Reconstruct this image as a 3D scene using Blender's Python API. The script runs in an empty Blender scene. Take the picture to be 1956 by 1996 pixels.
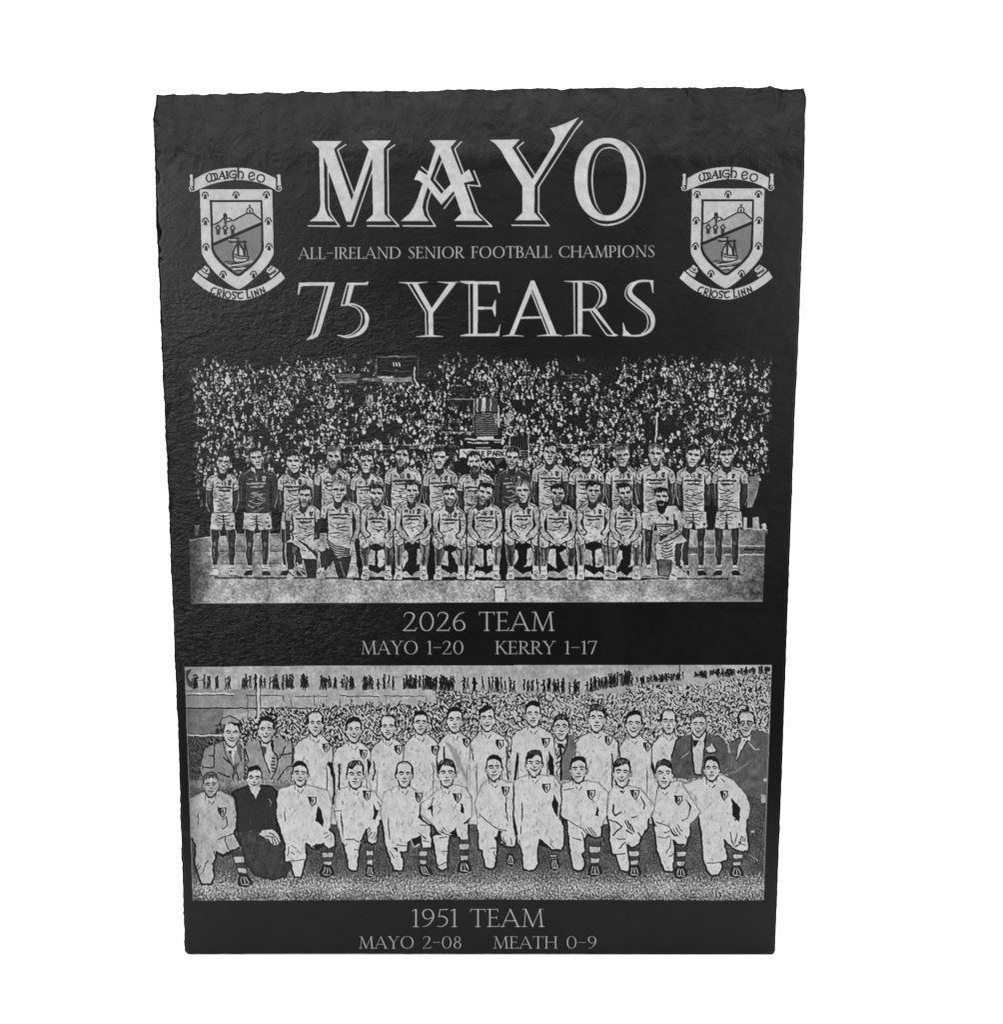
import bpy, math
import numpy as np
from mathutils import Vector

# ---------------------------------------------------------------- camera, world, lamps, exposure
C = bpy.context.scene
PITCH = math.radians(10.2); FPX = 3165.0; CX, CY = 978.0, 998.0      # photograph 1956 x 1996
DIST = .640                                                          # camera to the plaque's face, metres
def ray(px, py):
    """direction in the world of a photograph pixel"""
    a, b = (px-CX)/FPX, -(py-CY)/FPX
    return a, math.cos(PITCH)+b*math.sin(PITCH), -math.sin(PITCH)+b*math.cos(PITCH)
_, gy_, gz_ = ray(935, 1861.5)
CAM_Z = -gz_/gy_*DIST                                                # puts the plaque's lower edge on the table, z = 0
cam_data = bpy.data.cameras.new('camera'); cam = bpy.data.objects.new('camera', cam_data); C.collection.objects.link(cam)
cam.location = (0, -DIST, CAM_Z); cam.rotation_euler = (math.pi/2-PITCH, 0, 0)
cam_data.sensor_fit = 'VERTICAL'; cam_data.sensor_height = 24; cam_data.lens = 12*FPX/998; cam_data.clip_start = .01; cam_data.clip_end = 60
C.camera = cam

wd = bpy.data.worlds.new('World'); C.world = wd; wd.use_nodes = True
wd.node_tree.nodes['Background'].inputs[0].default_value = (1, 1, 1, 1); wd.node_tree.nodes['Background'].inputs[1].default_value = .1

def area_lamp(name, loc, target, size, power):
    d = bpy.data.lights.new(name, 'AREA'); d.shape = 'RECTANGLE'; d.size, d.size_y = size; d.energy = power
    o = bpy.data.objects.new(name, d); C.collection.objects.link(o); o.location = loc
    v = [target[i]-loc[i] for i in range(3)]
    o.rotation_euler = Vector(v).to_track_quat('-Z', 'Y').to_euler()
    return o
area_lamp('overhead_fill_lamp', (0, .3, 1.9), (0, .3, 0), (2.6, 2.2), 90)  # added fill, out of view: lifts floor and backdrop to white
area_lamp('left_sheen_lamp', (-.50, -.90, .36), (-.10, 0, .22), (.26, .64), 7.5)  # added area lamp, no real window: sheen on the slate's left side
area_lamp('right_sheen_lamp', (.50, -.90, .34), (.10, 0, .22), (.20, .6), 4.6)  # added weaker lamp, not a window: sheen along the right side
area_lamp('high_sheen_lamp', (-.04, -.90, .66), (0, 0, .30), (.9, .18), 7.)  # added lamp strip above the camera, not a window: sheen across the top
C.view_settings.view_transform = 'Standard'; C.view_settings.look = 'None'; C.view_settings.gamma = 1; C.view_settings.exposure = 0
try: C.view_settings.use_curve_mapping = False
except Exception: pass

def on_face(px, py):
    """photograph pixels to (x, z) on the plaque's face, the plane y = 0"""
    px = np.asarray(px, float); py = np.asarray(py, float)
    a, b = (px-CX)/FPX, -(py-CY)/FPX
    dy = math.cos(PITCH)+b*math.sin(PITCH); dz = -math.sin(PITCH)+b*math.cos(PITCH)
    return a*DIST/dy, CAM_Z+dz*DIST/dy
# ---------------------------------------------------------------- engraving raster toolkit (numpy)
def gauss(a, s):
    r = max(1, int(3*s+.5)); k = np.exp(-.5*(np.arange(-r, r+1)/s)**2); k = (k/k.sum()).astype(np.float32)
    for ax in (0, 1):
        p = [(0, 0), (0, 0)]; p[ax] = (r, r); q = np.pad(a, p, mode='edge'); o = np.zeros_like(a)
        for i in range(2*r+1):
            o += k[i]*(q[i:i+a.shape[0]] if ax == 0 else q[:, i:i+a.shape[1]])
        a = o
    return a

def sstep(x, a, b):
    t = np.clip((x-a)/(b-a), 0, 1); return t*t*(3-2*t)

def smooth(pts, closed=False, n=6):
    P = [np.array(p, float) for p in pts]; m = len(P); out = []
    for i in range(m if closed else m-1):
        a, b, c, d = ((P[(i-1) % m], P[i], P[(i+1) % m], P[(i+2) % m]) if closed else
                      (P[max(i-1, 0)], P[i], P[i+1], P[min(i+2, m-1)]))
        for j in range(n):
            t = j/n
            out.append(.5*((2*b)+(c-a)*t+(2*a-5*b+4*c-d)*t*t+(3*b-a-3*c+d)*t**3))
    if not closed: out.append(P[-1])
    return [tuple(p) for p in out]

def frame(ox, oy, f):
    return lambda pts: [(ox+p[0]/f, oy+p[1]/f)+tuple(p[2:]) for p in pts]

class Canvas:
    """tone raster in photograph pixels, two samples per pixel; tone 0 = bare slate, 1 = fully etched"""
    S = 2
    def __init__(s, x0, y0, x1, y1):
        s.x0, s.y0 = x0, y0; s.w, s.h = int((x1-x0)*2), int((y1-y0)*2)
        s.v = np.zeros((s.h, s.w), np.float32); s.id = np.zeros((s.h, s.w), np.int16); s.cur = 0
    def put(s, ys, xs, a, val):
        v = s.v[ys, xs]; v += (val-v)*a
        if s.cur is not None: s.id[ys, xs][a > .5] = s.cur
    def mask(s, pts):
        P = [((p[0]-s.x0)*2, (p[1]-s.y0)*2) for p in pts]
        X = [p[0] for p in P]; Y = [p[1] for p in P]
        xa, xb = max(0, int(min(X))-1), min(s.w, int(max(X))+2); ya, yb = max(0, int(min(Y))-1), min(s.h, int(max(Y))+2)
        if xa >= xb or ya >= yb: return None
        d = np.zeros((yb-ya, xb-xa+1), np.int32)
        for i in range(len(P)):
            (ax, ay), (bx, by) = P[i-1], P[i]
            if ay == by: continue
            if ay > by: ax, ay, bx, by = bx, by, ax, ay
            r0, r1 = max(ya, math.ceil(ay-.5)), min(yb, math.ceil(by-.5))
            if r0 >= r1: continue
            r = np.arange(r0, r1); xi = ax+(r+.5-ay)*(bx-ax)/(by-ay)
            c = np.clip(np.ceil(xi-.5).astype(int)-xa, 0, xb-xa)
            np.add.at(d, (r-ya, c), 1)
        return slice(ya, yb), slice(xa, xb), (np.cumsum(d, 1)[:, :-1] & 1).astype(np.float32)
    def poly(s, pts, val, a=1., sm=False):
        m = s.mask(smooth(pts, True) if sm else pts)
        if m: s.put(m[0], m[1], m[2]*a, val)
    def ell(s, cx, cy, rx, ry, val, rot=0, a=1.):
        c, q = math.cos(rot), math.sin(rot)
        s.poly([(cx+rx*math.cos(t)*c-ry*math.sin(t)*q, cy+rx*math.cos(t)*q+ry*math.sin(t)*c)
                for t in np.linspace(0, 2*math.pi, 25)[:-1]], val, a)
    def line(s, pts, w, val, a=1., sm=False):
        """stroke; a point may carry its own width as a third value"""
        P = [(p[0], p[1], p[2] if len(p) > 2 else w) for p in pts]
        if sm and len(P) > 2: P = smooth(P, False, 5)
        R = max(p[2] for p in P)+1.5
        xa = max(0, int((min(p[0] for p in P)-R-s.x0)*2)); xb = min(s.w, int((max(p[0] for p in P)+R-s.x0)*2)+1)
        ya = max(0, int((min(p[1] for p in P)-R-s.y0)*2)); yb = min(s.h, int((max(p[1] for p in P)+R-s.y0)*2)+1)
        if xa >= xb or ya >= yb: return
        A = np.zeros((yb-ya, xb-xa), np.float32)
        for (ax, ay, aw), (bx, by, bw) in zip(P[:-1], P[1:]):
            r = max(aw, bw)/2+1.5
            u0 = max(xa, int((min(ax, bx)-r-s.x0)*2)); u1 = min(xb, int((max(ax, bx)+r-s.x0)*2)+2)
            w0 = max(ya, int((min(ay, by)-r-s.y0)*2)); w1 = min(yb, int((max(ay, by)+r-s.y0)*2)+2)
            if u0 >= u1 or w0 >= w1: continue
            gx = s.x0+(np.arange(u0, u1)+.5)/2; gy = (s.y0+(np.arange(w0, w1)+.5)/2)[:, None]
            dx, dy = bx-ax, by-ay; L = dx*dx+dy*dy+1e-9
            t = np.clip(((gx-ax)*dx+(gy-ay)*dy)/L, 0, 1)
            dist = np.hypot(gx-ax-t*dx, gy-ay-t*dy)
            al = np.clip(((aw+(bw-aw)*t)/2-dist)*2+.5, 0, 1)
            sub = A[w0-ya:w1-ya, u0-xa:u1-xa]; np.maximum(sub, al, out=sub)
        s.put(slice(ya, yb), slice(xa, xb), A*a, val)
    def grid(s):
        gy, gx = np.mgrid[0:s.h, 0:s.w].astype(np.float32)
        return s.x0+(gx+.5)/2, s.y0+(gy+.5)/2

RNG = np.random.default_rng(7)
def dog(h, w, s1, s2, seed, ax=1., ay=1.):
    """band-passed noise, unit deviation: the wormy grain an over-sharpened photo engraves as"""
    n = np.random.default_rng(seed).standard_normal((int(h/ay)+2, int(w/ax)+2)).astype(np.float32)
    b = gauss(n, s1)-gauss(n, s2) if s2 else gauss(n, s1)
    yi = np.linspace(0, b.shape[0]-1.01, h); xi = np.linspace(0, b.shape[1]-1.01, w)
    y0 = yi.astype(int); x0 = xi.astype(int); fy = (yi-y0)[:, None]; fx = xi-x0
    b = (b[y0][:, x0]*(1-fy)*(1-fx)+b[y0+1][:, x0]*fy*(1-fx)+b[y0][:, x0+1]*(1-fy)*fx+b[y0+1][:, x0+1]*fy*fx)
    return (b/b.std()).astype(np.float32)
def ripple(cv, seed, amp=1.7, s=5., where=1.):
    """hand-and-lens wobble: shifts every sample a little so that no drawn edge stays ruler-straight"""
    h, w = cv.v.shape; gy, gx = np.mgrid[0:h, 0:w]
    dx = amp*dog(h, w, s, 0, seed)+.5*amp*dog(h, w, s*.45, 0, seed+1); dy = amp*dog(h, w, s, 0, seed+2)+.5*amp*dog(h, w, s*.45, 0, seed+3)
    X = np.clip(gx+dx*where, 0, w-1.01); Y = np.clip(gy+dy*where, 0, h-1.01); x = X.astype(int); y = Y.astype(int); fx = (X-x).astype(np.float32); fy = (Y-y).astype(np.float32)
    v = cv.v; cv.v = (v[y, x]*(1-fx)+v[y, x+1]*fx)*(1-fy)+(v[y+1, x]*(1-fx)+v[y+1, x+1]*fx)*fy
    cv.id = cv.id[np.rint(Y).astype(int), np.rint(X).astype(int)]

def drape(cv, seed, ax, ay, shear, amt, rim):
    """cloth creases across the pale figures and a soft turn of tone towards each figure's edge"""
    h, w = cv.v.shape; n = np.stack([np.roll(r_, int(shear*i)) for i, r_ in enumerate(dog(h, w, 1.7, 4., seed, ax, ay))]); ph = dog(h, w, 13, 0, seed+1)
    n = np.where(ph > 0, n, n[:, ::-1]); on = ((cv.id > 0) & (cv.v > .62)).astype(np.float32)
    cv.v = cv.v-amt*sstep(n, .75, 1.7)*np.clip(.5+.8*dog(h, w, 9, 0, seed+2), 0, 1.3)*on*sstep(gauss(on, 2.), .6, .95)
    b = ((cv.id != np.roll(cv.id, 1, 0)) | (cv.id != np.roll(cv.id, 1, 1))).astype(np.float32); b[0] = 0; b[:, 0] = 0
    cv.v = (cv.v-rim*np.clip(gauss(b, 4.)*6, 0, 1)*on).astype(np.float32)
# ---------------------------------------------------------------- inscriptional roman capitals, cap height 1, y up; a stroke is a list of (x, y, width)
TK, TN, SF = .125, .05, .045
def _sf(x, y, a=.11, b=.11): return [(x-a, y, SF), (x+b, y, SF)]
def _ring(cx, cy, rx, ry, thick, thin):
    return [(cx+(rx-thick/2*abs(math.cos(t))-thin/2*abs(math.sin(t)))*math.cos(t), cy+(ry-thin/2)*math.sin(t),
             thin+(thick-thin)*abs(math.cos(t))**1.3) for t in np.linspace(.4, 2*math.pi+.4, 33)]
def _arc(cx, cy, rx, ry, a0, a1, thick, thin, n=18):
    return [(cx+rx*math.cos(t), cy+ry*math.sin(t), thin+(thick-thin)*abs(math.cos(t))**1.3)
            for t in np.linspace(math.radians(a0), math.radians(a1), n)]
B_ = SF/2; T_ = 1-SF/2
GLYPH = {
 'A': (.80, [[(.06, 0, TN), (.40, 1, TN)], [(.38, 1, .09), (.72, 0, TK)], [(.19, .34, TN), (.60, .34, TN)], _sf(.06, B_, .09, .1), _sf(.72, B_, .12, .1)]),
 'B': (.60, [[(.13, 0, TK), (.13, 1, TK)], [(.02, B_, SF), (.30, B_, SF)], [(.02, T_, SF), (.28, T_, SF)], _arc(.27, .755, .19, .222, -90, 90, .12, .045), _arc(.28, .275, .25, .25, -90, 90, .125, .045), [(.13, .53, SF), (.28, .53, SF)]]),
 'C': (.78, [_arc(.47, .5, .40, .478, 52, 308, .13, .045, 26), [(.72, .87, .05), (.73, .72, .02)], [(.72, .12, .04), (.75, .24, .02)]]),
 'D': (.84, [[(.13, 0, TK), (.13, 1, TK)], [(.02, B_, SF), (.34, B_, SF)], [(.02, T_, SF), (.34, T_, SF)], _arc(.32, .5, .43, .478, -90, 90, .13, .045, 22)]),
 'E': (.56, [[(.13, 0, TK), (.13, 1, TK)], [(.02, B_, SF), (.50, B_, SF)], [(.02, T_, SF), (.47, T_, SF)], [(.13, .52, SF), (.42, .52, SF)], [(.46, 1, .03), (.475, .84, .02)], [(.49, 0, .03), (.53, .18, .02)], [(.42, .60, .02), (.42, .44, .02)]]),
 'F': (.52, [[(.13, 0, TK), (.13, 1, TK)], _sf(.13, B_), [(.02, T_, SF), (.47, T_, SF)], [(.13, .52, SF), (.40, .52, SF)], [(.46, 1, .03), (.475, .84, .02)], [(.40, .60, .02), (.40, .44, .02)]]),
 'H': (.84, [[(.14, 0, TK), (.14, 1, TK)], [(.70, 0, TK), (.70, 1, TK)], [(.14, .52, SF), (.70, .52, SF)], _sf(.14, B_), _sf(.14, T_), _sf(.70, B_), _sf(.70, T_)]),
 'I': (.30, [[(.15, 0, TK), (.15, 1, TK)], _sf(.15, B_), _sf(.15, T_)]),
 'K': (.70, [[(.13, 0, TK), (.13, 1, TK)], _sf(.13, B_), _sf(.13, T_), [(.16, .47, TN), (.56, 1, TN)], [(.30, .58, .1), (.62, .03, TK), (.70, B_, .06)], _sf(.55, T_, .1, .1)]),
 'L': (.54, [[(.13, 0, TK), (.13, 1, TK)], _sf(.13, T_), [(.02, B_, SF), (.48, B_, SF)], [(.47, 0, .03), (.52, .2, .02)]]),
 'M': (.98, [[(.14, 0, TN), (.20, 1, TN)], [(.19, 1, .1), (.49, .03, TK)], [(.49, .03, TN), (.80, 1, TN)], [(.79, 1, .12), (.86, 0, TK)], _sf(.14, B_, .1, .1), _sf(.87, B_, .12, .1), [(.06, T_, SF), (.2, T_, SF)], [(.78, T_, SF), (.92, T_, SF)]]),
 'N': (.86, [[(.15, 0, TN), (.15, 1, TN)], [(.14, 1, .09), (.72, .02, TK)], [(.72, 0, TN), (.72, 1, TN)], _sf(.15, B_, .1, .1), [(.04, T_, SF), (.16, T_, SF)], _sf(.72, T_, .1, .1)]),
 'O': (.92, [_ring(.46, .5, .43, .51, .13, .045)]),
 'P': (.56, [[(.13, 0, TK), (.13, 1, TK)], _sf(.13, B_), [(.02, T_, SF), (.26, T_, SF)], _arc(.26, .72, .22, .258, -90, 90, .12, .045), [(.13, .462, SF), (.27, .462, SF)]]),
 'R': (.66, [[(.13, 0, TK), (.13, 1, TK)], _sf(.13, B_), [(.02, T_, SF), (.26, T_, SF)], _arc(.26, .74, .22, .238, -90, 90, .12, .045), [(.13, .502, SF), (.27, .502, SF)], [(.28, .50, .08), (.56, .05, TK), (.68, B_, .05)]]),
 'S': (.52, [smooth([(.43, .84, .03), (.40, .95, .04), (.27, .978, .045), (.12, .87, .07), (.11, .72, .1), (.27, .53, .14), (.42, .32, .11), (.42, .13, .08), (.24, .022, .045), (.09, .05, .04), (.06, .2, .03)], False, 6)]),
 'T': (.66, [[(.33, 0, TK), (.33, 1, TK)], [(.03, T_, SF), (.63, T_, SF)], _sf(.33, B_), [(.04, 1, .04), (.02, .84, .02)], [(.62, 1, .04), (.64, .84, .02)]]),
 'Y': (.72, [[(.36, 0, TK), (.36, .48, TK)], [(.09, 1, TK), (.37, .47, .11)], [(.37, .46, TN), (.64, 1, TN)], _sf(.36, B_), _sf(.09, T_, .1, .12), _sf(.64, T_, .1, .09)]),
 '0': (.70, [_ring(.35, .5, .32, .51, .12, .045)]),
 '1': (.36, [[(.20, 0, TK), (.20, 1, TK)], [(.20, .98, .06), (.05, .9, .03)], _sf(.20, B_, .12, .12)]),
 '2': (.60, [smooth([(.06, .76, .04), (.12, .92, .05), (.28, .978, .05), (.44, .88, .1), (.45, .70, .12), (.30, .38, .08), (.05, .04, .05)], False, 6), [(.03, .03, .06), (.52, .03, .06)], [(.51, .03, .05), (.57, .19, .02)]]),
 '5': (.52, [[(.15, .97, .05), (.44, .97, .06), (.48, 1.0, .03)], [(.17, .98, .06), (.10, .58, .06)], smooth([(.10, .57, .05), (.26, .6, .07), (.43, .45, .11), (.43, .22, .1), (.25, .03, .05), (.04, .05, .04)], False, 6)]),
 '6': (.62, [smooth([(.52, .98, .035), (.32, .9, .06), (.13, .6, .11), (.09, .33, .12), (.17, .09, .07), (.32, .02, .045), (.49, .12, .09), (.52, .32, .11), (.42, .52, .06), (.28, .55, .045), (.16, .46, .05)], False, 6)]),
 '7': (.56, [[(.05, .965, .07), (.53, .965, .07)], [(.05, 1, .04), (.03, .78, .02)], [(.49, .97, .08), (.22, 0, TK)]]),
 '8': (.58, [_ring(.29, .76, .21, .235, .1, .045), _ring(.29, .27, .26, .275, .12, .045)]),
 '9': (.62, [smooth([(.10, .02, .035), (.30, .1, .06), (.49, .4, .11), (.53, .67, .12), (.45, .91, .07), (.30, .98, .045), (.13, .88, .09), (.10, .68, .11), (.20, .48, .06), (.34, .45, .045), (.46, .54, .05)], False, 6)]),
 '-': (.52, [[(.04, .5, .06), (.48, .5, .06)]]), ' ': (.42, []),
}
def set_text(cv, txt, x0, y0, x1, y1, cap, tone, inline=False, weight=1.):
    """sets txt on the baseline (x0,y0)-(x1,y1), letters fitted to that length"""
    adv = sum(GLYPH[c][0] for c in txt)+.035*(len(txt)-1); k = (x1-x0)/adv; x = 0
    sl = (y1-y0)/(x1-x0)
    for c in txt:
        w, st = GLYPH[c]
        for q in st:
            f = lambda p, dx=0: (x0+(x+p[0])*k+dx, y0+sl*(x+p[0])*k-p[1]*cap)
            cv.line([f(p)+(max(1.5, p[2]*weight*cap),) for p in q], 1, tone*(.62 if inline else 1))
        if inline:
            for q in st:
                cv.line([f(p, max(0, (p[2]-.06))*cap*.3)+(max(1.5, min(p[2], .055)*weight*cap),) for p in q], 1, tone)
        x += w+.035
    gx, gy = cv.grid(); b = y0+sl*(gx-x0)
    cv.v[(gx > x0-4) & (gx < x1+4) & (((gy > b+.012*cap) & (gy < b+.3*cap)) | ((gy < b-1.012*cap) & (gy > b-1.2*cap)))] = 0
# ---------------------------------------------------------------- title, anniversary line, captions, crest
def art_title():
    cv = Canvas(590, 215, 1270, 455); t = frame(580, 210, 5.289); u = frame(920, 210, 5.289); W = 3.1
    def ln(f, pts, sm=False): cv.line(f(pts), W, 1, sm=sm)
    cv.cur = 1
    ln(t, [(500,378),(415,435),(580,885)]); ln(t, [(1005,382),(932,435),(938,1100),(1046,1220),(722,1217)])
    ln(t, [(314,560),(322,1040),(345,1100),(432,1222),(110,1217)]); ln(t, [(772,650),(578,1218),(520,1218)])
    cv.poly(t([(140,342),(222,428),(235,1000),(224,1060),(195,1115),(118,1172),(385,1172),(315,1110),(290,1050),(282,1000),(272,512),(505,1175),(550,1175),
               (768,525),(778,1100),(700,1172),(975,1170),(898,1095),(892,425),(972,335),(657,338),(735,428),(558,950),(378,428),(462,342)]), 1)
    cv.cur = 2
    ln(t, [(1690,350),(1622,425),(1718,680)]); ln(t, [(1280,610),(1340,662)])
    ln(t, [(1820,650),(1885,808),(1757,797),(1865,1085),(2004,1222),(1645,1217)]); ln(t, [(1622,895),(1515,1037)])
    ln(t, [(1378,860),(1342,970),(1335,1050),(1355,1115),(1422,1220),(1090,1217)])
    cv.poly(t([(1357,335),(1425,410),(1335,692),(1250,640),(1200,742),(1255,752),(1290,780),(1240,930),(1200,1020),(1150,1095),(1060,1170),(1360,1170),(1310,1110),
               (1290,1030),(1300,960),(1345,820),(1380,870),(1485,1002),(1612,860),(1690,1090),(1612,1165),(1915,1165),(1825,1085),(1718,775),(1822,752),(1772,630),
               (1692,690),(1580,410),(1645,332)]), 1)
    cv.poly(t([(1465,480),(1370,740),(1485,885),(1582,785)]), 0); ln(t, [(1490,548),(1412,735),(1516,858)])
    cv.cur = 3
    ln(u, [(535,355),(468,412),(652,698)]); cv.line(u([(1138,142,4.2),(1060,238,3),(690,815),(690,1080),(797,1214),(415,1210)]), W, 1)
    cv.poly(u([(180,328),(498,326),(420,412),(625,735),(800,450),(840,385),(855,340),(858,300),(840,255),(805,212),(870,195),(950,165),(1050,120),(1115,92),(1060,160),(1000,240),
               (650,800),(645,1080),(722,1160),(440,1162),(520,1080),(520,805),(340,515),(300,440),(250,380)]), 1)
    cv.cur = 4
    def el(rx, ry): return [(1397+rx*math.copysign(abs(math.cos(a))**.93, math.cos(a)), 738+ry*math.copysign(abs(math.sin(a))**.93, math.sin(a))) for a in np.linspace(0, 6.2832, 61)[:-1]]
    cv.poly(u(el(339, 430)), 1); cv.poly(u(el(203, 370)), 0)
    cv.line(u([(1605,338,1),(1690,420,2.2),(1760,560,3.4),(1786,735,3.6),(1745,950,3.4),(1650,1100,3.2),(1530,1180,3.6),(1400,1208,4),(1300,1192,2.6),(1215,1138,1)]), 3, 1, sm=True)
    cv.line(u([(1545,468,1),(1480,425,2.4),(1410,412,3),(1330,440,2.6),(1270,540,2.6),(1243,700,3.4),(1250,860,3.2),(1285,1000,2.4),(1345,1090,1)]), 3, 1, sm=True)
    return cv

def art_years():
    cv = Canvas(575, 535, 1285, 670); t = frame(570, 460, 5.289); u = frame(920, 460, 5.146); W = 2.9
    def P(f, pts): cv.poly(f(pts), 1)
    def ln(f, pts, w=W, sm=False): cv.line(f(pts), w, 1, sm=sm)
    cv.cur = 1
    P(t, [(65,478),(440,475),(428,512),(120,515),(90,525),(66,612),(54,604)]); P(t, [(378,490),(440,478),(290,980),(262,1035),(215,1062),(150,1072),(205,1030),(240,985)])
    ln(t, [(342,512),(212,985),(190,1030),(152,1069)], sm=True)
    cv.cur = 2
    P(t, [(560,478),(745,480),(790,464),(775,505),(560,508)]); P(t, [(588,500),(640,505),(588,695),(540,710)]); ln(t, [(568,488),(506,716),(600,708)])
    P(t, smooth([(585,692),(640,695),(730,740),(785,815),(790,880),(765,960),(700,1020),(600,1050),(530,1048),(464,1022)], False)+smooth([(464,1022),(560,1036),(660,1000),(735,920),(748,860),(735,790),(690,735),(585,700)], False))
    ln(t, [(588,714),(660,740),(708,800),(715,860),(690,940),(620,1005),(540,1030),(470,1022)], 2.6, True)
    cv.cur = 3
    ln(t, [(1100,478,1.5),(1190,484,3.6),(1290,484,3.6),(1395,474,1.5)]); P(t, [(1232,488),(1292,488),(1442,748),(1452,790),(1456,1035),(1404,1035),(1402,782)])
    ln(t, [(1190,486),(1374,785),(1380,1030)]); P(t, [(1618,484),(1692,484),(1452,795),(1430,752)]); ln(t, [(1500,472,1.5),(1600,482,3.4),(1715,474,1.5)]); ln(t, [(1280,1038,1.5),(1380,1030,3.8),(1460,1030,3.8),(1555,1036,1.5)])
    cv.cur = 4
    P(u, [(-118,450),(275,454),(285,575),(270,575),(250,492),(220,486),(-60,480),(-118,462)]); P(u, [(14,470),(62,470),(60,985),(14,985)]); ln(u, [(-26,480),(-22,990)])
    P(u, [(60,708),(205,710),(232,640),(244,640),(240,808),(230,808),(205,736),(60,738)]); P(u, [(-118,1006),(275,1006),(288,888),(280,888),(262,950),(235,975),(-50,980),(-118,996)])
    cv.cur = 5
    P(u, [(592,446),(628,446),(622,505),(422,1000),(372,1000)]); P(u, [(600,520),(630,448),(860,1002),(792,996)]); ln(u, [(592,545),(768,990)]); ln(u, [(470,821),(700,815)], 4.4)
    ln(u, [(312,1004,1.5),(395,994,3.8),(518,1004,1.5)]); ln(u, [(655,1002,1.5),(760,994,3.8),(860,994,3.8),(912,1002,1.5)])
    cv.cur = 6
    P(u, [(1062,460),(1112,460),(1110,995),(1062,995)]); ln(u, [(1026,465),(1032,990)]); ln(u, [(930,452,1.5),(1030,458,3.8),(1120,456,3.6),(1230,456,2.4)]); ln(u, [(930,1003,1.5),(1030,994,4),(1110,994,4),(1196,1002,1.5)])
    P(u, smooth([(1130,448),(1220,450),(1310,490),(1354,590),(1335,680),(1245,736)], False)+smooth([(1245,736),(1300,665),(1316,590),(1290,520),(1220,465),(1130,458)], False))
    ln(u, [(1140,466),(1225,490),(1278,550),(1282,620),(1255,690),(1210,735)], 2.6, True); ln(u, [(1108,742),(1245,736)], 4.4)
    P(u, [(1212,748),(1256,736),(1430,975),(1485,998),(1380,1003),(1415,988)]); ln(u, [(1190,750),(1335,965),(1375,995),(1450,999)], 2.8, True)
    cv.cur = 7
    ln(u, [(1820,452,3),(1720,450,5),(1650,466,6),(1592,530,9),(1600,595,10),(1690,676,10.5),(1790,770,10),(1818,850,9),(1800,930,7),(1730,985,5),(1640,1000,4),(1520,992,4)], 6, True)
    ln(u, [(1690,446,2),(1590,480,2.6),(1545,550,2.6),(1552,620,2.6),(1640,700,2.6),(1740,775,2.6),(1768,850,2.6),(1755,930,2.6),(1700,985,2)], 2.6, True)
    P(u, [(1780,442),(1822,442),(1826,572),(1814,572),(1798,490)]); P(u, [(1520,1000),(1514,868),(1524,868),(1545,940),(1600,990)])
    return cv

def art_caption(rows, x0, y0, x1, y1):
    cv = Canvas(x0, y0, x1, y1)
    for k, (txt, xa, ya, xb, yb, cap, tone, inl, wt) in enumerate(rows):
        cv.cur = k+1; set_text(cv, txt, xa, ya, xb, yb, cap, tone, inl, wt)
    return cv

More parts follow.
